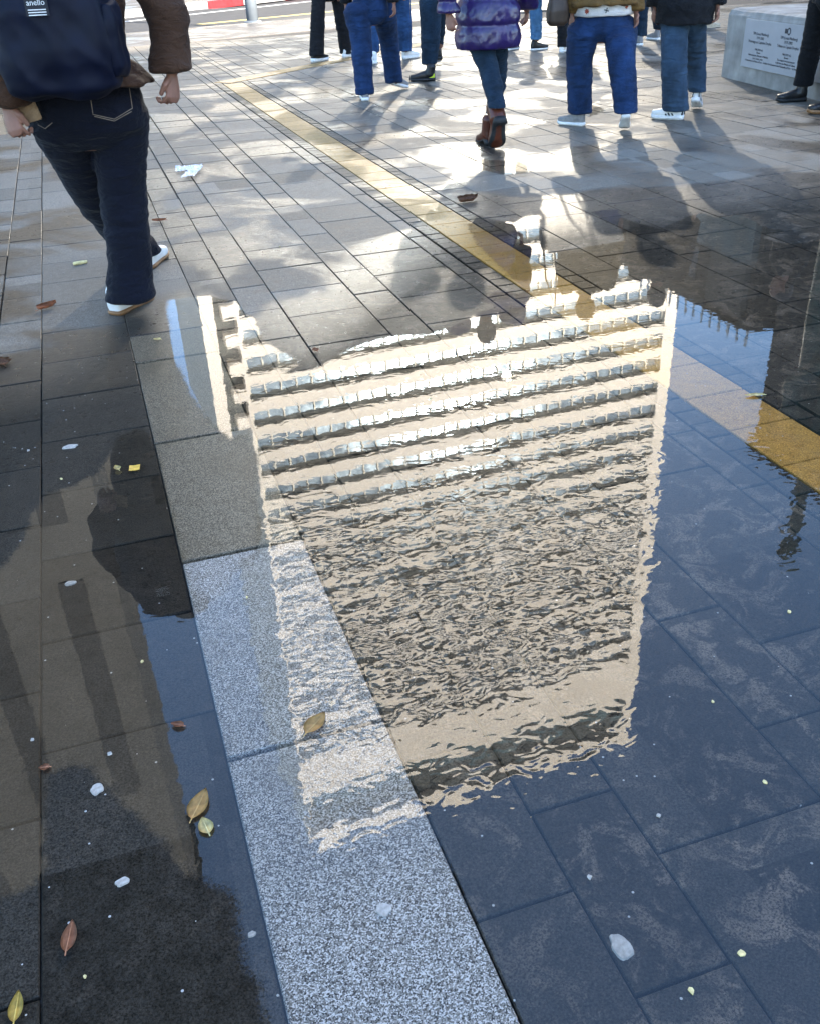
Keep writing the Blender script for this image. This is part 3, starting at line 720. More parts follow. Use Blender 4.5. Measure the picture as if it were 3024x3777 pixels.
def shoe(person, origin, heel, yaw, lift=0.0, L=0.27, upper='shoewhite', sole='rubberwhite', st=0.032, boot=0.0, heelblock=0.0, roll=0.0, accent=None, wide=1.0, under=None):
    """heel: ground point under the heel (or under the toe when the heel is lifted); yaw clockwise from +y"""
    W_ = L / 0.27 * wide
    ys = [0.0, 0.03, 0.12, 0.3, 0.5, 0.68, 0.82, 0.92, 0.98, 1.0]
    hw = [0.018, 0.030, 0.036, 0.035, 0.037, 0.045, 0.046, 0.038, 0.022, 0.010]
    bm = bmesh.new(); lo = []; hi = []
    for y, w in zip(ys, hw):
        spring = 0.012 * max(0, (y - 0.75) / 0.25) ** 2
        zb = spring + (0.0 if heelblock == 0 else (0 if y < 0.28 else 0.0))
        lo.append((w * W_ * 1.04, y * L, zb)); hi.append((w * W_ * 1.08, y * L, zb + st * (1.15 if y < 0.3 else 1.0) + (heelblock if y < 0.29 else heelblock * max(0, 1 - (y - 0.29) / 0.33))))
    def ringpts(seq): return [(w, y, z) for w, y, z in seq] + [(-w, y, z) for w, y, z in reversed(seq)]
    if heelblock:
        lo2 = [(w, y, (z if y < 0.27 * L else z + heelblock * max(0, 1 - (y / L - 0.29) / 0.33))) for w, y, z in lo]
        lo = lo2
    A = [bm.verts.new(c) for c in ringpts(lo)]; B = [bm.verts.new(c) for c in ringpts(hi)]
    n = len(A)
    for i in range(n): bm.faces.new((A[i], A[(i+1)%n], B[(i+1)%n], B[i]))
    bm.faces.new(A[::-1]); bm.faces.new(B)
    bmesh.ops.triangulate(bm, faces=[f for f in bm.faces if len(f.verts) > 4])
    sole_bm = bm
    bm = bmesh.new()
    hs = [0.035, 0.075, 0.088, 0.082, 0.070, 0.056, 0.046, 0.038, 0.026, 0.012]
    rings = []
    for y, w, hgt in zip(ys, hw, hs):
        zb = hi[ys.index(y)][2] - 0.012
        c = Vector((0, y * L + (0.004 if y == 0 else 0) - (0.004 if y == 1 else 0), zb + hgt * W_ * 0.5))
        rings.append((c, Vector((w * W_ * 0.99, 0, 0)), Vector((0, 0, hgt * W_ * 0.5 + 0.006))))
    loft(bm, rings, 16, expo=2.6)
    top = hi[3][2]
    r0 = (0.042 if not boot else 0.05) * W_
    limb(bm, [Vector((0, L * 0.24, top + 0.03)), Vector((0, L * 0.2, top + 0.075)), Vector((0, L * 0.17, top + 0.085 + boot * 0.5)), Vector((0, L * 0.16, top + 0.09 + boot))], [r0, r0 * 0.95, r0 * 0.95, r0 * 1.02], n=14)
    up_bm = bm
    rot = Matrix.Rotation(-yaw, 4, 'Z')
    if lift:
        pv = Matrix.Translation((0, L * 0.97, 0.012))
        rot = rot @ pv @ Matrix.Rotation(lift, 4, 'X').inverted() @ pv.inverted()
    if roll: rot = rot @ Matrix.Rotation(roll, 4, 'Y')
    off = Vector((0, L * 0.97, 0)) if lift else Vector((0, 0, 0))
    T = Matrix.Translation(Vector((heel.x, heel.y, 0)) - (Matrix.Rotation(-yaw, 3, 'Z') @ off)) @ rot
    if under is not None:
        ak = T @ Vector((0, L * 0.2, top + 0.06)); k_ = 1.0 if lift else 0.6
        T = Matrix.Translation(Vector(((under.x - ak.x) * k_, (under.y - ak.y) * k_, 0))) @ T
    me = fuse(up_bm, 0.008, 3); me.transform(T)
    u = put('shoe', me, MAT[upper], person, origin)
    bmesh.ops.bevel(sole_bm, geom=[e for e in sole_bm.edges if e.calc_face_angle(0) > 0.8], offset=0.004, segments=2, affect='EDGES')
    sole_bm.transform(T); s_ = finish('sole', sole_bm, MAT[sole], u, origin=origin)
    for q in s_.data.polygons: q.use_smooth = True
    if accent:       # stripes or a coloured patch on the upper
        for (yc, wdt, mt, slant) in accent:
            b2 = bmesh.new()
            for sd_ in (-1, 1):
                k = min(range(len(ys)), key=lambda i: abs(ys[i] - yc)); w = hw[k] * W_ + 0.0012; zt = hi[k][2]
                vs = [Vector((sd_ * w * 1.01, (yc - wdt/2) * L, zt)), Vector((sd_ * w * 1.01, (yc + wdt/2) * L, zt)), Vector((sd_ * w * 0.86, (yc + wdt/2 + slant) * L, zt + 0.042)), Vector((sd_ * w * 0.86, (yc - wdt/2 + slant) * L, zt + 0.042))]
                outer = [b2.verts.new(v) for v in vs]; inner = [b2.verts.new(v - Vector((sd_ * 0.006, 0, 0))) for v in vs]
                b2.faces.new(outer); b2.faces.new(inner[::-1])
                for i in range(4): b2.faces.new((outer[i], outer[(i+1)%4], inner[(i+1)%4], inner[i]))
            bmesh.ops.recalc_face_normals(b2, faces=b2.faces)
            b2.transform(T); finish('side_stripe', b2, MAT[mt], u, origin=origin)
    ank = T @ Vector((0, L * 0.2, top + 0.06))
    return ank

def hand(bm, wrist, d, out, curl=0.5, side=1, s=1.0):
    """d: pointing along the hand, out: back-of-hand normal, side: which way the thumb leaves"""
    d = d.normalized(); x = d.cross(out).normalized() * side; o = x.cross(d).normalized()
    if o.dot(out) < 0: o = -o
    limb(bm, [wrist - d * 0.03, wrist + d * 0.02 * s, wrist + d * 0.055 * s, wrist + d * 0.09 * s], [0.027 * s, 0.033 * s, 0.040 * s, 0.039 * s], front=o, n=12, squash=0.45)
    for i, (off, ln) in enumerate(((0.033, 0.068), (0.011, 0.078), (-0.011, 0.072), (-0.032, 0.056))):
        p = wrist + d * 0.085 * s + x * off * s; pts = [p]; a = 0.15
        for seg, fr in enumerate((0.45, 0.32, 0.25)):
            a += curl * (0.9 + 0.25 * seg)
            pts.append(pts[-1] + (d * math.cos(a) - o * math.sin(a)) * ln * fr * s)
        limb(bm, pts, [0.0088 * s, 0.0086 * s, 0.0080 * s, 0.0072 * s], front=o, n=8)
    p = wrist + d * 0.025 * s + x * 0.026 * s
    limb(bm, [p, p + (x * 0.7 + d * 0.6) * 0.035 * s, p + (x * 0.55 + d * 1.3 - o * 0.5) * 0.042 * s], [0.014 * s, 0.0115 * s, 0.0095 * s], front=o, n=8)

def dense(L):
    out = []
    for i in range(len(L) - 1):
        a, b = L[i], L[i+1]; m0 = (L[i+1] - L[i-1]) * 0.5 if i > 0 else (b - a); m1 = (L[i+2] - L[i]) * 0.5 if i + 2 < len(L) else (b - a)
        for k in range(4):
            t = k / 4; h00 = 2*t**3 - 3*t*t + 1; h10 = t**3 - 2*t*t + t; h01 = -2*t**3 + 3*t*t; h11 = t**3 - t*t
            out.append(a * h00 + m0 * h10 + b * h01 + m1 * h11)
    return out + [L[-1]]
def ellip_stack(bm, c, fx, fy, rows, n=22, expo=2.3):
    loft(bm, [(Vector((c.x, c.y, 0)) + fy * sh + Vector((0, 0, z)), fx * a, fy * b) for z, a, b, sh in rows], n, expo=expo)

def make_person(label, hip_c, H, yaw, legs, trousers, top, shoes, hemz, tbulk=1.0, coat=None, arms=None, voxel=0.011, flare=(1, 1, 1), hips=(0.165, 0.12), hair=True, hemflare=1.0, folds=0.0075, sleeve=0.058, cuff=0.95, belt=None, group='people walking away across the square'):
    """hip_c: world point at crotch height; legs: [(hip offset side, [pts hip..hem], [radii])]"""
    root = empty('person', (hip_c.x, hip_c.y, 0), label, 'person', group)
    O = Vector((hip_c.x, hip_c.y, 0))
    fy = Vector((math.sin(yaw), math.cos(yaw), 0)); fx = Vector((math.cos(yaw), -math.sin(yaw), 0))
    zc = hip_c.z; c = hip_c
    S = H / 1.7
    shz = 0.815 * H
    # arms: list of (shoulder, elbow, wrist, curl, back-of-hand)
    if arms is None:
        arms = []
        for sd_ in (-1, 1):
            sh = Vector((c.x, c.y, shz)) + fx * sd_ * 0.185 * S
            el = sh + fx * sd_ * 0.045 * S - fy * 0.03 - Vector((0, 0, 0.28 * S))
            wr = el + fy * 0.06 * sd_ * -1 + fx * sd_ * 0.01 - Vector((0, 0, 0.24 * S))
            arms.append((sh, el, wr, 0.4, fx * sd_))
    # body: one skin
    bm = bmesh.new()
    for side, pts, rad in legs:
        hp = pts[0]
        limb(bm, [hp + Vector((0, 0, 0.03))] + [p for p in pts[1:-1]] + [pts[-1]], [0.075 * S, 0.062 * S] + [0.048 * S] * (len(pts) - 2) if len(pts) > 2 else [0.07, 0.05], front=fy)
    ellip_stack(bm, c, fx, fy, [(zc - 0.06, 0.07 * S, 0.06 * S, 0), (zc + 0.04, 0.15 * S, 0.10 * S, 0), (zc + 0.16 * S, 0.15 * S, 0.10 * S, 0), (zc + 0.28 * S, 0.13 * S, 0.09 * S, 0.01), (zc + 0.45 * S, 0.16 * S, 0.11 * S, 0.01), (shz - 0.02, 0.175 * S, 0.10 * S, 0), (shz + 0.045 * S, 0.08 * S, 0.06 * S, 0)])
    nk = Vector((c.x, c.y, shz)) ; hd = Vector((c.x, c.y, 0.87 * H)) + fy * 0.02
    limb(bm, [nk - Vector((0, 0, 0.03)), nk + Vector((0, 0, 0.05)) + fy * 0.01, hd + Vector((0, 0, 0.03))], [0.06 * S, 0.052 * S, 0.052 * S], front=fy)
    hz = 0.868 * H; hh_ = 0.132 * H
    ellip_stack(bm, hd, fx, fy, [(hz, 0.03 * S, 0.04 * S, 0.035), (hz + 0.15 * hh_, 0.055 * S, 0.075 * S, 0.015), (hz + 0.4 * hh_, 0.07 * S, 0.092 * S, 0), (hz + 0.65 * hh_, 0.075 * S, 0.098 * S, -0.005), (hz + 0.86 * hh_, 0.062 * S, 0.08 * S, -0.008), (hz + 0.985 * hh_, 0.025 * S, 0.032 * S, -0.01)], n=18)
    limb(bm, [hd + fy * 0.085 * S + Vector((0, 0, 0.52 * hh_)), hd + fy * 0.108 * S + Vector((0, 0, 0.36 * hh_))], [0.010, 0.014], front=fx, n=8)
    for sd_ in (-1, 1):
        e = hd + fx * sd_ * 0.074 * S + Vector((0, 0, 0.45 * hh_)); limb(bm, [e + Vector((0, 0, -0.025)), e + fx * sd_ * 0.008, e + Vector((0, 0, 0.025))], [0.008, 0.014, 0.010], front=fx, n=8)
    for k, (sh, el, wr, curl, oh) in enumerate(arms):
        limb(bm, [sh, sh.lerp(el, 0.5), el, el.lerp(wr, 0.45), wr], [0.05 * S, 0.046 * S, 0.038 * S, 0.037 * S, 0.026 * S], front=fy)
        hand(bm, wr, (wr - el), oh, curl, 1 if k else -1, S)
    put('body', fuse(bm, voxel, 1 if voxel < 0.006 else 3), MAT['skin'], root, O)
    # trousers
    bm = bmesh.new()
    for side, pts, rad in legs: limb(bm, dense(pts), dense(rad), front=fy, n=20, flat=True)
    hw_, hd_ = hips[0] * S, hips[1] * S
    ellip_stack(bm, c, fx, fy, [(zc - 0.05, hw_ * 0.55, hd_ * 0.6, -0.005), (zc + 0.02, hw_ * 0.95, hd_ * 0.98, -0.012), (zc + 0.09 * S, hw_, hd_ * 1.02, -0.014), (zc + 0.17 * S, hw_ * 0.95, hd_ * 0.92, -0.006), (zc + 0.24 * S, hw_ * 0.86, hd_ * 0.84, 0)], n=26)
    def fold(p):
        lz = p.z / max(0.2, zc)
        k = 0.55 + 0.9 * math.exp(-((lz - 0.52) / 0.12) ** 2) + 0.9 * math.exp(-((lz - 0.08) / 0.10) ** 2) + 0.6 * math.exp(-((lz - 0.98) / 0.1) ** 2)
        q = p - O + Vector((H * 3.1, 0, 0))
        rd = lambda v: 1 - 2.2 * abs(mnoise.noise(v))
        sl = 0.6 * mnoise.noise(Vector((q.x * 6, q.y * 6, q.z * 9))) + 0.75 * rd(Vector((q.x * 5 + q.z * 6, q.y * 5, q.z * 15))) + 0.4 * rd(Vector((q.x * 9 - q.z * 11, q.y * 9, q.z * 26)))
        return folds * k * (sl - 0.25)
    tr = put('trousers', fuse(bm, 0.0085, 4, fold), trousers, root, O)
    # top garment
    if top is not None:
        bm = bmesh.new()
        b = tbulk * S
        rows = [(hemz, hw_ * 1.10 * hemflare * tbulk, hd_ * 1.22 * hemflare * tbulk, -0.01)]
        z1 = max(hemz + 0.06, zc + 0.20 * S)
        if hemz < zc + 0.08: rows.append((zc + 0.1, hw_ * 1.10 * tbulk, hd_ * 1.2 * tbulk, -0.012))
        rows += [(z1 + 0.04, 0.160 * b, 0.125 * b, 0), (zc + 0.46 * S, 0.190 * b, 0.138 * b, 0), (shz - 0.05, 0.200 * b, 0.125 * b, 0), (shz + 0.02, 0.15 * b, 0.09 * b, 0), (shz + 0.06 * S, 0.07 * S, 0.065 * S, 0.01)]
        ellip_stack(bm, c, fx, fy, rows, n=26)
        for sh, el, wr, curl, oh in arms:
            wl = el.lerp(wr, 0.96)
            limb(bm, [sh, sh.lerp(el, 0.5), el, el.lerp(wl, 0.5), wl], [sleeve * 1.25 * b, sleeve * 1.15 * b, sleeve * b, sleeve * 0.95 * b, sleeve * cuff * b], front=fy, n=16, flat=True)
        def tfold(p):
            q = p - O + Vector((0, H * 5, 0))
            if coat == 'puffer':
                ph = (p.z - hemz) / 0.17
                return 0.030 * (abs(math.sin(math.pi * ph)) ** 0.6 - 0.75) + 0.006 * mnoise.noise(q * 22)
            return 0.013 * mnoise.noise(Vector((q.x * 8, q.y * 8, q.z * 6))) + 0.010 * (1 - 2.2 * abs(mnoise.noise(Vector((q.x * 9 + q.z * 7, q.y * 9, q.z * 11))))) + 0.004 * mnoise.noise(q * 22)
        put({'puffer': 'puffer_coat', None: 'jacket', 'coat': 'coat', 'knit': 'knitted_top'}[coat], fuse(bm, 0.0105, 4, tfold), top, root, O)
    if hair:
        bm = bmesh.new()
        ellip_stack(bm, hd - fy * 0.012, fx, fy, [(hz + 0.12 * hh_, 0.058 * S, 0.05 * S, -0.05), (hz + 0.4 * hh_, 0.08 * S, 0.085 * S, -0.022), (hz + 0.65 * hh_, 0.086 * S, 0.102 * S, -0.008), (hz + 0.9 * hh_, 0.070 * S, 0.088 * S, -0.006), (hz + 1.04 * hh_, 0.03 * S, 0.035 * S, -0.008)], n=18)
        put('hair', fuse(bm, 0.012, 3), MAT['hair'], root, O)
    for kw in shoes: shoe(root, O, **kw)
    return root, tr, O, fx, fy, arms

def leg_px(px, v, zc, fy, knee_bend=0.03, hiprad=0.088):
    """px: [(x,y,width)...] hem first then upward; v: depth at the same points. Extends to crotch height zc."""
    P = [W(x, y, vv) for (x, y, w), vv in zip(px, v)]; R_ = [w * WD(x, y, vv) / 2 for (x, y, w), vv in zip(px, v)]
    a, b = P[-2], P[-1]
    if b.z < zc - 0.02:
        t = (zc - a.z) / (b.z - a.z); hip = a + (b - a) * t
        P.append(hip); R_.append(max(R_[-1], hiprad))
    out = P[::-1]; rr = R_[::-1]
    if len(out) == 2: out.insert(1, out[0].lerp(out[1], 0.5) + fy * knee_bend); rr.insert(1, (rr[0] + rr[1]) / 2)
    return (0, out, rr)
def dirv(deg): 
    a = math.radians(deg); return Vector((math.sin(a), math.cos(a), 0))

# --- the woman with the backpack, nearest the camera
v0 = G(268, 662).y
zc0 = W(160, 285, v0).z
fy0 = dirv(14)
hipR, hipL = W(250, 225, v0 + 0.02), W(118, 240, v0 + 0.02)
legR = (1, [hipR, W(258, 400, v0 + 0.06), W(272, 530, v0 + 0.03), W(275, 624, v0 + 0.02)], [0.118, 0.098, 0.093, 0.104])
lf = G(318, 560)
legL = (-1, [hipL, W(196, 400, v0 + 0.30), W(268, 500, lf.y - 0.12), W(296, 530, lf.y - 0.02)], [0.118, 0.095, 0.088, 0.098])
hc = Vector(((hipR.x + hipL.x) / 2, v0 + 0.04, zc0))
armsW = [(W(-5, -90, v0), W(-36, 60, v0 - 0.05), W(16, 222, v0 - 0.12), 0.75, Vector((-0.6, -0.6, 0.2))),
         (W(300, -95, v0), W(356, 40, v0 - 0.06), W(362, 152, v0 - 0.08), 0.7, Vector((0.7, -0.6, 0.1)))]
heelR = G(240, 664)
p0 = make_person('woman in a brown jacket and navy wide jeans walking away at the left', hc, 1.70, math.radians(14), [legL, legR], DEN['navy'], DEN['brown'],
    [dict(heel=heelR, yaw=math.radians(40), L=0.275, upper='shoewhite', sole='rubbergum', st=0.017, wide=1.12),
     dict(heel=lf + Vector((-0.02, -0.05, 0)), yaw=math.radians(22), L=0.275, upper='shoewhite', sole='rubbergum', st=0.017)],
    hemz=W(200, 178, v0).z, tbulk=1.12, arms=armsW, voxel=0.0036, hips=(0.232, 0.155), sleeve=0.066, cuff=1.2, folds=0.008, group=None)
root0, tr0, O0, fx0, fy0, _ = p0
bvh = BVHTree.FromPolygons([v.co + O0 for v in tr0.data.vertices], [p.vertices[:] for p in tr0.data.polygons])
def stitch(pxs, name='pocket_stitching', r=0.0016, parent=tr0):
    pts = []
    for (a, b) in zip(pxs, pxs[1:]):
        for i in range(8):
            x = a[0] + (b[0] - a[0]) * i / 8; y = a[1] + (b[1] - a[1]) * i / 8
            d = ray(x, y).normalized(); hit = bvh.ray_cast(Vector((0, 0, CAM_H)), d)
            if hit[0]: pts.append(hit[0] - d * 0.001)
    if len(pts) < 3: return
    bm = bmesh.new(); limb(bm, pts, [r] * len(pts), front=Vector((0.1, 0.2, 1)), n=6)
    finish(name, bm, MAT['thread'], parent, origin=O0)
stitch([(184, 150), (190, 200), (196, 240), (241, 250), (279, 227), (272, 180), (264, 142)])
stitch([(199, 244), (241, 254), (282, 231)])
stitch([(80, 262), (95, 270), (112, 256)])
stitch([(319, 200), (316, 300), (315, 420), (324, 540), (330, 632)], 'side_seam', 0.0014)
# backpack
bc = W(122, 92, v0 - 0.27); sW = WD(122, 92, v0 - 0.27)
zb, zt = W(150, 203, v0 - 0.25).z, W(122, 92, v0 - 0.27).z + 0.34
bp = empty('backpack', (bc.x, bc.y, zb), 'navy nylon backpack carried on the back of the woman in brown', 'backpack')
OB = Vector((bc.x, bc.y, zb)); bw = 124 * sW
fxb, fyb = fx0, fy0
bm = bmesh.new()
Hh = zt - zb
ellip_stack(bm, Vector((bc.x, bc.y, 0)), fxb, fyb, [(zb, bw * 0.70, 0.07, 0.02), (zb + 0.03, bw * 0.93, 0.105, 0.005), (zb + 0.12, bw * 1.0, 0.12, 0), (zb + 0.26, bw * 0.98, 0.115, 0), (zb + Hh * 0.75, bw * 0.86, 0.10, 0.01), (zb + Hh * 0.93, bw * 0.74, 0.085, 0.015), (zb + Hh, bw * 0.6, 0.06, 0.02)], n=40, expo=3.6)
def bfold(p):
    q = p - OB; return 0.012 * mnoise.noise(q * 8) + 0.008 * (1 - 2.2 * abs(mnoise.noise(Vector((q.x * 10 + q.z * 8, q.y * 9, q.z * 6))))) + 0.003 * mnoise.noise(q * 26)
put('pack_body', fuse(bm, 0.012, 6, bfold), MAT['nylon'], bp, OB)
bm = bmesh.new()
ellip_stack(bm, Vector((bc.x, bc.y, 0)) + fxb * bw * 0.95 + fyb * 0.0, fxb, fyb, [(zb + 0.06, 0.02, 0.06, 0), (zb + 0.1, 0.032, 0.08, 0), (zb + 0.24, 0.034, 0.082, 0), (zb + 0.30, 0.022, 0.07, 0)], n=20, expo=3)
put('side_pocket', fuse(bm, 0.010, 4, bfold), MAT['nylon'], bp, OB)
for sd_ in (-1, 1):
    bm = bmesh.new(); b0 = Vector((bc.x, bc.y, 0)) + fxb * sd_ * bw * 0.62
    limb(bm, [b0 + fyb * 0.08 + Vector((0, 0, zb + Hh * 0.93)), b0 + fyb * 0.22 + Vector((0, 0, 1.42)), b0 + fyb * 0.36 + Vector((0, 0, 1.30)), b0 + fxb * sd_ * 0.04 + fyb * 0.34 + Vector((0, 0, 1.10)), b0 + fxb * sd_ * 0.06 + fyb * 0.16 + Vector((0, 0, 1.0)), b0 + fxb * sd_ * 0.02 + fyb * 0.07 + Vector((0, 0, zb + 0.06))], [0.03, 0.032, 0.032, 0.028, 0.016, 0.016], front=fxb, n=10, squash=0.35)
    finish('shoulder_strap', bm, MAT['nylondark'], bp, origin=OB, smooth=True)
lp = W(77, 14, v0 - 0.40)
bm = bmesh.new()
R3 = Matrix.Rotation(-math.radians(14), 3, 'Z')
box(bm, -0.038, 0.038, -0.003, 0.003, -0.027, 0.030); bmesh.ops.rotate(bm, verts=bm.verts, cent=(0, 0, 0), matrix=R3)
lab = finish('label_patch', bm, MAT['nylondark'], bp); lab.location = lp - OB
tx = lettering('anello', 0, 0.005, 0.026, lab, 0, MAT['rubberwhite']); tx.location = R3 @ Vector((0.0, -0.0045, 0.006)); tx.rotation_euler = (math.pi / 2, 0, -math.radians(14))
for k in range(3):
    bm = bmesh.new(); box(bm, -0.03, 0.03, -0.0045, -0.003, -0.009 - k * 0.008, -0.006 - k * 0.008); bmesh.ops.rotate(bm, verts=bm.verts, cent=(0, 0, 0), matrix=R3)
    finish('printed_line', bm, MAT['rubberwhite'], lab)
cl = W(234, 36, v0 - 0.25)
bm = bmesh.new(); pts = []
for k in range(13):
    a = math.tau * k / 12; pts.append(cl + fxb * math.cos(a) * 0.010 + Vector((0, 0, math.sin(a) * 0.027)))
limb(bm, pts, [0.0035] * 13, front=fyb, n=8)
limb(bm, [cl + Vector((0, 0, 0.026)), cl + Vector((0.004, 0, 0.05))], [0.004, 0.004], front=fyb, n=8)
limb(bm, [cl - Vector((0.006, 0, 0.03)), cl - Vector((0.012, 0, 0.055))], [0.0035, 0.003], front=fyb, n=8)
finish('gold_clip', bm, MAT['gold'], bp, origin=OB, smooth=True)
# card wallet and strap held in the woman's left hand
wp = W(52, 238, v0 - 0.1)
bm = bmesh.new(); box(bm, -0.055, 0.055, -0.006, 0.006, -0.035, 0.035)
bmesh.ops.bevel(bm, geom=bm.edges[:], offset=0.004, segments=2, affect='EDGES'); bmesh.ops.rotate(bm, verts=bm.verts, cent=(0, 0, 0), matrix=Matrix.Rotation(math.radians(-12), 3, 'Y') @ R3)
wo = finish('wallet', bm, DEN['tan']); wo.location = wp; tag(wo, 'small tan wallet held in the left hand of the woman in brown', 'wallet')

# --- the others
def walker(label, yaw, H, zc, legs_px, trousers, top, shoes, hemz, **kw):
    fy = dirv(yaw); L = []
    for px, v in legs_px: L.append(leg_px(px, v, zc, fy, hiprad=kw.get('hiprad', 0.085)))
    kw.pop('hiprad', None)
    c = sum((l[1][0] for l in L), Vector((0, 0, 0))) / len(L); c.z = zc
    for kw_, l in zip(shoes, L): kw_['under'] = l[1][-1]
    return make_person(label, c, H, math.radians(yaw), L, trousers, top, shoes, hemz, **kw)
def SH(px, yaw, **kw):
    g = G(*px); d = dict(heel=g, yaw=math.radians(yaw)); d.update(kw); return d
D_ = lambda x, y: G(x, y).y

va, vb = D_(668, 130), D_(732, 120)
walker('person in straight black trousers and white soled running shoes near the ochre line', 40, 1.68, 0.78, [([(667, 116, 31), (671, 0, 29)], (va + .05, va + .1)), ([(729, 112, 24), (714, 0, 30)], (vb + .05, vb))], DEN['black'], DEN['grey'],
    [SH((652, 132), 62, upper='shoeblack', sole='rubberwhite', st=0.045, L=0.30), SH((722, 122), 62, upper='shoewhite', sole='rubberwhite', L=0.28, st=0.04)], 0.80, hips=(0.16, 0.115))
va, vb = D_(770, 212), D_(832, 192)
walker('man in blue jeans with pale worn shoes, one heel lifting', 22, 1.72, W(783, 40, va).z, [([(768, 196, 38), (760, 83, 45), (752, 20, 58)], (va + .08, va + .1, va + .1)), ([(830, 172, 36), (819, 83, 40), (808, 20, 55)], (vb + .05, vb - .1, va + .15))], DEN['blue'], DEN['black'],
    [SH((770, 214), 15, upper='shoegrey', sole='rubberwhite', st=0.03, L=0.29), SH((866, 178), 62, lift=0.30, upper='shoegrey', sole='rubberwhite', st=0.03, L=0.29)], W(783, -10, va).z, hips=(0.175, 0.13), hiprad=0.10)
va, vb = D_(790, 134), D_(860, 124)
walker('person in lighter blue jeans and pink laced white sneakers, behind the man in jeans', 20, 1.66, 0.76, [([(790, 108, 17), (792, 40, 20)], (va + .05, va + .1)), ([(853, 106, 28), (850, 40, 32), (845, 0, 36)], (vb + .05, vb, vb))], DEN['mid'], DEN['tan'],
    [SH((788, 136), -10, upper='shoewhite', sole='rubberwhite', st=0.04, L=0.27), SH((850, 124), 70, upper='shoewhite', sole='rubberwhite', st=0.04, L=0.28)], 0.8)
va = D_(900, 168)
walker('person in dark teal jeans and black hiking shoe with a lime heel patch', 300, 1.74, 0.80, [([(903, 134, 32), (906, 66, 42), (905, 0, 46)], (va + .05, va + .05, va + .05)), ([(924, 96, 16), (926, 0, 34)], (va + 1.3, va + 1.0))], DEN['teal'], DEN['black'],
    [SH((919, 172), 288, upper='shoeblack', sole='rubberblack', st=0.03, L=0.30, boot=0.03, accent=[(0.14, 0.2, 'lime', 0)]), SH((926, 106), 300, upper='shoeblack', sole='rubberblack', L=0.28)], 0.82)
# purple coat
va = D_(1040, 318); vb = va + 0.55
p1 = walker('person in a shiny purple quilted coat, slim jeans and brown heeled boots', 12, 1.66, 0.76, [([(1046, 226, 36), (1030, 150, 42), (1014, 100, 52)], (va + .05, va + .25, va + .35)), ([(1034, 258, 26), (1046, 170, 38), (1046, 100, 46)], (D_(1024, 306) + .08, va + .5, va + .4))], DEN['teal'], MAT['puffer'],
    [SH((1046, 320), 6, lift=1.0, upper='shoebrown', sole='rubberblack', st=0.014, L=0.27, boot=0.06, heelblock=0.035, wide=1.35), SH((1024, 312), 4, L=0.26, upper='shoebrown', sole='rubberblack', st=0.014, boot=0.06, heelblock=0.03, wide=1.2)],
    W(1040, 104, va + .3).z, tbulk=1.42, coat='puffer', hemflare=1.0, hips=(0.158, 0.12), sleeve=0.062, hiprad=0.08, voxel=0.008,
    arms=[(W(955, -160, va + .3), W(935, -60, va + .25), W(944, 28, va + .22), 0.55, Vector((-0.8, -0.5, 0))), (W(1090, -165, va + .3), W(1112, -60, va + .3), W(1108, 20, va + .5), 0.5, Vector((0.8, -0.4, 0)))])
va, vb = D_(1128, 106), D_(1073, 106)
walker('person in pale jeans and black sneakers beyond the purple coat', 60, 1.70, 0.79, [([(1128, 82, 24), (1127, 0, 26)], (va + .05, va + .05)), ([(1073, 88, 18), (1080, 0, 26)], (vb + .05, vb + .05))], DEN['pale'], DEN['grey'],
    [SH((1112, 106), 80, upper='shoeblack', sole='rubberwhite', st=0.025, L=0.29), SH((1064, 106), 60, upper='shoeblack', sole='rubberwhite', st=0.025, L=0.28)], 0.8)
va = D_(1184, 110)
walker('person in black trousers and white shoes partly hidden behind the brown handbag', 30, 1.65, 0.77, [([(1184, 97, 22), (1183, 30, 24)], (va + .05, va + .05)), ([(1206, 80, 20), (1203, 20, 24)], (va + .6, va + .3))], DEN['black'], DEN['grey'],
    [SH((1178, 111), 40, upper='shoewhite', sole='rubberwhite', L=0.25), SH((1203, 86), 40, upper='shoewhite', sole='rubberwhite', L=0.25)], 0.78)
# jeans, mustard top
va, vb = D_(1215, 264), D_(1315, 283)
p2 = walker('person in bright blue jeans, mustard knit over a floral shirt and grey ankle boots', 10, 1.66, W(1266, 72, va - .15).z, [([(1220, 237, 49), (1219, 130, 55), (1230, 60, 72)], (va + .02, va - .05, va - .12)), ([(1317, 236, 48), (1308, 123, 58), (1303, 60, 74)], (vb + .1, vb + .18, va - .15))], DEN['blue'], DEN['mustard'],
    [SH((1228, 266), 330, upper='shoegrey', sole='rubberwhite', st=0.026, L=0.26, boot=0.05), SH((1304, 284), 28, lift=0.55, upper='shoegrey', sole='rubberwhite', st=0.026, L=0.25, boot=0.05)],
    W(1275, 8, va - .2).z, coat='knit', tbulk=1.2, hips=(0.215, 0.15), hiprad=0.105)
root2, tr2, O2, fx2, fy2, _ = p2
bm = bmesh.new(); zh = W(1275, 26, va - .2).z; cc = Vector((O2.x, O2.y, 0))
ellip_stack(bm, cc, fx2, fy2, [(zh - 0.02, 0.232, 0.168, -0.01), (zh + 0.02, 0.235, 0.172, -0.01), (zh + 0.10, 0.222, 0.160, -0.008), (zh + 0.14, 0.20, 0.14, 0)], n=36)
sh_ = put('floral_shirt_hem', fuse(bm, 0.009, 3, lambda p: 0.006 * mnoise.noise(p * 14)), DEN['cream'], root2, O2)
bv2 = BVHTree.FromPolygons([v.co + O2 for v in sh_.data.vertices], [p.vertices[:] for p in sh_.data.polygons])
MAT['petal'] = simple('red_petal', (0.32, 0.06, 0.03), 0.8); MAT['leafprint'] = simple('dark_leaf_print', (0.06, 0.06, 0.05), 0.8)
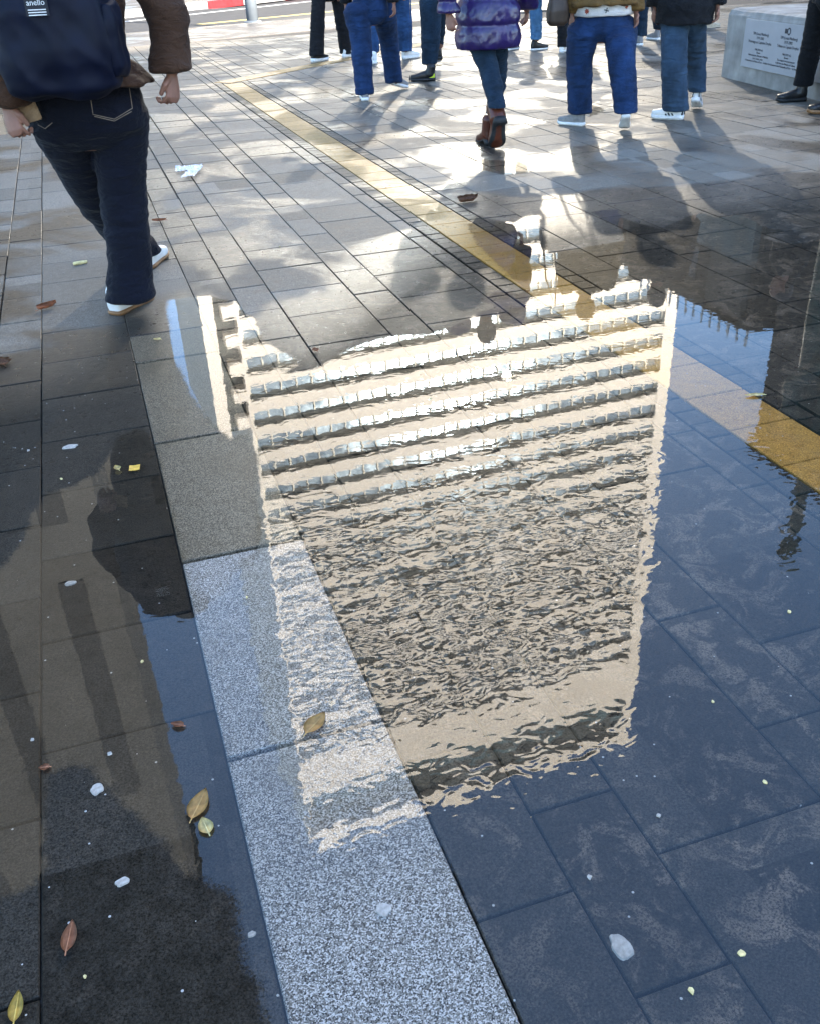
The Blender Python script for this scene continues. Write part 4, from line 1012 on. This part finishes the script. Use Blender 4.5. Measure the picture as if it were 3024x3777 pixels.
for (fxp, fyp, mt, nn) in ((1235, 23, 'petal', 7), (1203, 12, 'petal', 5), (1276, 21, 'leafprint', 4), (1318, 12, 'petal', 6)):
    d = ray(fxp, fyp).normalized(); hit = bv2.ray_cast(Vector((0, 0, CAM_H)), d)
    if not hit[0]: continue
    bm = bmesh.new(); nrm = hit[1]; ax = nrm.cross(Vector((0, 0, 1))).normalized(); ay = ax.cross(nrm)
    for k in range(nn):
        a = math.tau * k / nn + 0.3; q = hit[0] + (ax * math.cos(a) + ay * math.sin(a)) * 0.016
        limb(bm, [hit[0] + nrm * 0.002, q + nrm * 0.002], [0.003, 0.005], front=nrm, n=6, squash=0.4)
    finish('printed_flower', bm, MAT[mt], sh_, origin=O2)
# her handbag
vbg = va - 0.1
hb = empty('handbag', W(1172, 54, vbg), 'brown leather handbag hanging beside the person in the mustard top', 'handbag')
OH = W(1172, 54, vbg)
bm = bmesh.new(); zz0, zz1 = OH.z, W(1172, -12, vbg).z
ellip_stack(bm, OH, fx2, fy2, [(zz0, 0.06, 0.03, 0), (zz0 + 0.03, 0.085, 0.05, 0), ((zz0 + zz1) / 2, 0.088, 0.055, 0), (zz1, 0.065, 0.03, 0)], n=24, expo=3)
put('bag_body', fuse(bm, 0.009, 4), MAT['dkbrown'], hb, OH)
bm = bmesh.new(); limb(bm, [Vector((OH.x - 0.05, OH.y, zz1 - 0.01)), Vector((OH.x - 0.02, OH.y, zz1 + 0.25)), Vector((OH.x + 0.1, OH.y + 0.03, zz1 + 0.55)), Vector((OH.x + 0.07, OH.y - 0.03, zz1 + 0.2)), Vector((OH.x + 0.05, OH.y, zz1 - 0.01))], [0.009] * 5, n=8, squash=0.4)
finish('bag_strap', bm, MAT['dkbrown'], hb, origin=OH, smooth=True)
# behind: dark jeans grey trainers
va, vb = D_(1346, 96), D_(1383, 84)
walker('person in dark jeans and grey trainers seen between two nearer walkers', 5, 1.72, 0.80, [([(1349, 74, 24), (1350, 0, 28)], (va + .05, va + .05)), ([(1385, 60, 20), (1383, 0, 26)], (vb + .05, vb - .2))], DEN['teal'], DEN['black'],
    [SH((1346, 97), 350, upper='shoegrey', sole='rubberwhite', L=0.28), SH((1383, 85), 355, upper='shoegrey', sole='rubberwhite', L=0.28)], 0.82)
# black coat, wide washed jeans, striped sneakers
va, vb = D_(1425, 252), D_(1478, 234)
walker('person in a black coat, wide washed jeans and white sneakers with dark stripes', 20, 1.66, 0.76, [([(1421, 230, 54), (1419, 130, 53), (1420, 60, 58)], (va + .08, va + .05, va + .1)), ([(1467, 192, 36), (1464, 130, 42), (1460, 60, 52)], (vb + .05, vb + .05, va + .15))], DEN['wash'], DEN['black'],
    [SH((1446, 254), 318, upper='shoewhite', sole='rubberwhite', st=0.034, L=0.28, accent=[(0.30, 0.05, 'rubberblack', 0.1), (0.40, 0.05, 'rubberblack', 0.1), (0.50, 0.05, 'rubberblack', 0.1), (0.03, 0.06, 'rubberblack', 0)]),
     SH((1466, 238), 40, lift=0.35, upper='shoewhite', sole='rubberwhite', st=0.034, L=0.27, accent=[(0.30, 0.05, 'rubberblack', 0.1), (0.40, 0.05, 'rubberblack', 0.1), (0.50, 0.05, 'rubberblack', 0.1), (0.03, 0.06, 'rubberblack', 0)])],
    W(1430, 50, va).z, coat='coat', tbulk=1.25, hips=(0.17, 0.13), hiprad=0.10)
va = D_(1498, 58)
walker('person mostly hidden behind the black coat, beige suede shoe showing', 90, 1.70, 0.79, [([(1490, 44, 22), (1490, 0, 24)], (va + .05, va + .05)), ([(1470, 44, 22), (1474, 0, 24)], (va + .4, va + .3))], DEN['black'], DEN['black'],
    [SH((1484, 59), 84, upper='shoebeige', sole='shoebeige', st=0.02, L=0.30), SH((1462, 56), 84, upper='shoebeige', sole='shoebeige', st=0.02, L=0.28)], 0.8)
# right edge, black boots
va, vb = D_(1680, 212), D_(1730, 234)
walker('person all in black with laced black boots, cut off by the right edge', 285, 1.72, 0.80, [([(1690, 178, 38), (1712, 80, 44), (1735, 0, 60)], (va, va - .1, va - .2)), ([(1760, 190, 40), (1765, 80, 50), (1766, 0, 60)], (vb, vb, vb))], DEN['black'], DEN['black'],
    [SH((1694, 212), 285, upper='shoeblack', sole='rubberblack', st=0.03, L=0.28, boot=0.09), SH((1762, 240), 280, upper='shoeblack', sole='rubbergum', st=0.03, L=0.28, boot=0.09)], 0.80)

# ------------------------------------------------------------------ leaves and litter
def leafmat(n, c): return simple(n, c, 0.6, nscale=60, namp=0.45, bscale=90, bstr=0.5)
LM = dict(brown=leafmat('brown_leaf', (0.20, 0.09, 0.045)), tan=leafmat('tan_leaf', (0.55, 0.33, 0.12)), yellow=leafmat('yellow_leaf', (0.6, 0.42, 0.1)), pale=leafmat('pale_leaf', (0.7, 0.56, 0.26)), rust=leafmat('rust_leaf', (0.36, 0.15, 0.075)))
def leaf(px, py, lpx, ang, mat, label, ratio=0.42, curl=0.25, z=0.005, lobes=0, stem=0.2):
    g = G(px, py); m = WD(px, py, g.y); L = lpx * m * 1.15
    root = empty('fallen_leaf', g, label, 'leaf', 'fallen leaves on the paving')
    bm = bmesh.new(); n = 12; rows = []
    for i in range(n + 1):
        t = i / n; w = math.sin(math.pi * t ** 0.8) ** 0.9 * ratio * L * 0.5 + 0.0003
        if lobes: w *= 0.55 + 0.6 * abs(math.sin(t * math.pi * lobes))
        row = []
        for j in range(-2, 3):
            s = j / 2; x = s * w; y = (t - 0.5) * L
            h = curl * L * (0.35 * s * s * (0.6 + 0.4 * math.sin(t * 3)) + 0.18 * (2 * t - 1) ** 2) + 0.06 * L * mnoise.noise(Vector((x * 90, y * 90, px)))* (1 if lobes else .4)
            row.append(bm.verts.new((x, y, max(0, h))))
        rows.append(row)
    for A, B in zip(rows, rows[1:]):
        for j in range(4): bm.faces.new((A[j], A[j+1], B[j+1], B[j]))
    r = bmesh.ops.solidify(bm, geom=bm.faces[:], thickness=0.0006)
    o = finish('blade', bm, mat, root, smooth=True); rz = math.radians(ang)
    o.rotation_euler.z = rz; o.location.z = z
    bm = bmesh.new(); limb(bm, [Vector((0, -0.5 * L * (1 + stem), 0.001)), Vector((0, -0.5 * L, 0.0015)), Vector((0, 0, 0.0018)), Vector((0, 0.4 * L, 0.0018))], [0.0011, 0.0012, 0.0009, 0.0004], front=Vector((0, 0, 1)), n=6)
    o = finish('midrib', bm, mat, root); o.rotation_euler.z = rz; o.location.z = z + 0.02 * curl * L
leaf(985, 424, 46, -70, LM['brown'], 'crumpled brown lobed leaf lying across the ochre stones', 0.8, 0.5, 0.004, 4)
leaf(100, 650, 40, -60, LM['rust'], 'curled rusty leaf behind the walking woman', 0.45, 0.6)
leaf(4, 766, 40, 20, LM['brown'], 'brown lobed leaf at the left edge of the picture', 0.9, 0.4, 0.004, 4)
leaf(665, 1528, 60, -50, LM['tan'], 'tan leaf floating on the mirrored tower', 0.55, 0.25, 0.004)
leaf(375, 1531, 26, 60, LM['rust'], 'small curled brown leaf floating on the blue reflection', 0.6, 0.5, 0.004)
leaf(420, 1698, 72, -30, LM['tan'], 'large wet tan leaf beside the granite strip', 0.5, 0.2, 0.004)
leaf(434, 1744, 42, 10, LM['pale'], 'pale yellow leaf next to the larger tan leaf', 0.65, 0.3, 0.004)
leaf(148, 1976, 66, -12, LM['rust'], 'smooth reddish brown leaf on dark wet stone', 0.42, 0.12)
leaf(37, 2126, 62, -8, LM['yellow'], 'greenish yellow leaf in the bottom left corner', 0.42, 0.25)
leaf(95, 1621, 20, 80, LM['rust'], 'tiny rust coloured leaf scrap on a stone joint', 0.8, 0.4)
leaf(1588, 835, 36, 75, LM['pale'], 'thin pale leaf floating beside submerged ochre stones', 0.35, 0.2, 0.004)
leaf(332, 717, 14, 70, LM['pale'], 'tiny pale leaf scrap stuck near the shoreline left', 0.7, 0.4)
leaf(665, 740, 16, 10, LM['rust'], 'tiny reddish leaf scrap at a dry stone corner', 0.8, 0.5)
leaf(248, 990, 18, 20, LM['pale'], 'small pale scrap of leaf beside the yellow ticket', 0.7, 0.6)
leaf(336, 466, 26, 80, LM['rust'], 'small orange brown leaf to the right of the woman', 0.35, 0.4)
# yellow ticket
g = G(284, 987); m = WD(284, 987, g.y)
bm = bmesh.new(); bmesh.ops.create_grid(bm, x_segments=6, y_segments=4, size=1)
for v in bm.verts: v.co = Vector((v.co.x * 11 * m, v.co.y * 7.5 * m * 1.6, 0.001 + 0.0015 * (v.co.x ** 2)))
bmesh.ops.solidify(bm, geom=bm.faces[:], thickness=0.0005)
o = finish('paper_ticket', bm, leafmat('yellow_paper', (0.62, 0.36, 0.05))); o.location = g + Vector((0, 0, 0.003)); o.rotation_euler.z = math.radians(-8)
tag(o, 'small orange yellow paper ticket lying on the wet stone', 'ticket')
# cigarette end
def butt(px, py, lpx, ang, label, mat=None):
    g = G(px, py); L = lpx * WD(px, py, g.y)
    bm = bmesh.new(); r = L * 0.14
    limb(bm, [Vector((-L/2, 0, r)), Vector((0, 0, r)), Vector((L/2, 0, r))], [r, r, r * 0.9], front=Vector((0, 0, 1)), n=10)
    o = finish('cigarette_end', bm, mat or LM['pale'], smooth=True); o.location = g; o.rotation_euler.z = math.radians(ang)
    tag(o, label, 'cigarette end')
butt(170, 556, 26, 10, 'tan cigarette end behind the woman')
# gum spots
MAT['gum'] = simple('old_gum', (0.36, 0.33, 0.29), 0.75, nscale=120, namp=0.35, bscale=200)
def gum(px, py, wpx, hpx, label, z=0.0003):
    g = G(px, py); m = WD(px, py, g.y); bm = bmesh.new(); n = 26
    tp, lo = [], []
    for k in range(n):
        a = math.tau * k / n; q = 1 + 0.28 * mnoise.noise(Vector((math.cos(a) * 1.7 + px, math.sin(a) * 1.7, py)))
        x, y = math.cos(a) * wpx * m * 0.5 * q, math.sin(a) * hpx * m * 0.55 * q
        tp.append(bm.verts.new((x * 0.9, y * 0.9, 0.0016))); lo.append(bm.verts.new((x, y, -0.003)))
    bm.faces.new(tp)
    for i in range(n): bm.faces.new((lo[i], lo[(i+1)%n], tp[(i+1)%n], tp[i]))
    o = finish('gum_spot', bm, MAT['gum']); o.location = g + Vector((0, 0, z)); tag(o, label, 'gum', 'old gum spots on the paving')
gum(205, 1662, 30, 28, 'round grey gum spot at the edge of the rough dark stone')
gum(258, 1857, 34, 18, 'smeared grey gum spot in the middle of the dark wet stone')
gum(1308, 1993, 40, 60, 'big oval grey gum spot under the blue water')
gum(808, 1916, 34, 28, 'faint grey gum spot on the speckled granite')
gum(148, 1228, 24, 14, 'white gum flake on a joint at the left')
gum(530, 1968, 18, 12, 'small white gum flake beside the granite edge')
gum(148, 940, 30, 18, 'pale gum smear left of the yellow ticket')
# crumpled clear wrapper
MAT['film_plastic'], _nt, _b = new_mat('clear_plastic')
_t = NT(_nt)
_b.inputs['Base Color'].default_value = (0.85, 0.87, 0.9, 1); _b.inputs['Roughness'].default_value = 0.2; _b.inputs['Alpha'].default_value = 0.6
_t.l(_t.bump(_t.noise(_t.obj(), 60, 4), 0.8, 0.01), _b.inputs['Normal'])
g = G(402, 362)
bm = bmesh.new()
for cx, cy, sx_, sy_, rz in ((0.0, 0.09, 0.10, 0.085, 0.2), (-0.005, -0.10, 0.05, 0.13, 0.35)):
    q = bmesh.new(); bmesh.ops.create_grid(q, x_segments=14, y_segments=14, size=1)
    for v in q.verts:
        x, y = v.co.x * sx_ * (1 + 0.25 * mnoise.noise(v.co * 2)), v.co.y * sy_
        v.co = Vector((cx + x * math.cos(rz) - y * math.sin(rz) * -1, cy + y, 0.012 + 0.028 * abs(mnoise.noise(Vector((x * 34, y * 34, cx * 50)))) ))
    mq = bpy.data.meshes.new('t'); q.to_mesh(mq); q.free(); bm.from_mesh(mq); bpy.data.meshes.remove(mq)
o = finish('plastic_wrapper', bm, MAT['film_plastic']); o.location = g; tag(o, 'crumpled clear plastic wrapper on the dry stones', 'wrapper')

# tiny scraps
for k, (x, y) in enumerate([(60, 950), (130, 1010), (300, 1395), (232, 1590), (520, 1260), (1500, 1480), (1385, 1720), (1610, 1650), (1560, 2010), (1240, 1850), (1660, 1290), (1455, 2090), (70, 1560), (180, 2060), (905, 840), (760, 560), (590, 520)]):
    g = G(x, y); bm = bmesh.new(); n = 7; r = random.uniform(0.003, 0.0065)
    top = [bm.verts.new((math.cos(math.tau * i / n) * r * random.uniform(0.6, 1.3), math.sin(math.tau * i / n) * r * random.uniform(0.5, 1.0), random.uniform(0.001, 0.003))) for i in range(n)]
    lo = [bm.verts.new((v.co.x * 1.05, v.co.y * 1.05, -0.001)) for v in top]
    bm.faces.new(top)
    for i in range(n): bm.faces.new((lo[i], lo[(i+1)%n], top[(i+1)%n], top[i]))
    o = finish('grit_scrap', bm, LM['pale'] if k % 3 else MAT['gum']); o.location = g + Vector((0, 0, 0.003)); o.rotation_euler.z = random.random() * 6
    tag(o, 'tiny pale scrap of leaf or grit lying on the wet paving', 'scrap', 'tiny scraps scattered over the paving')
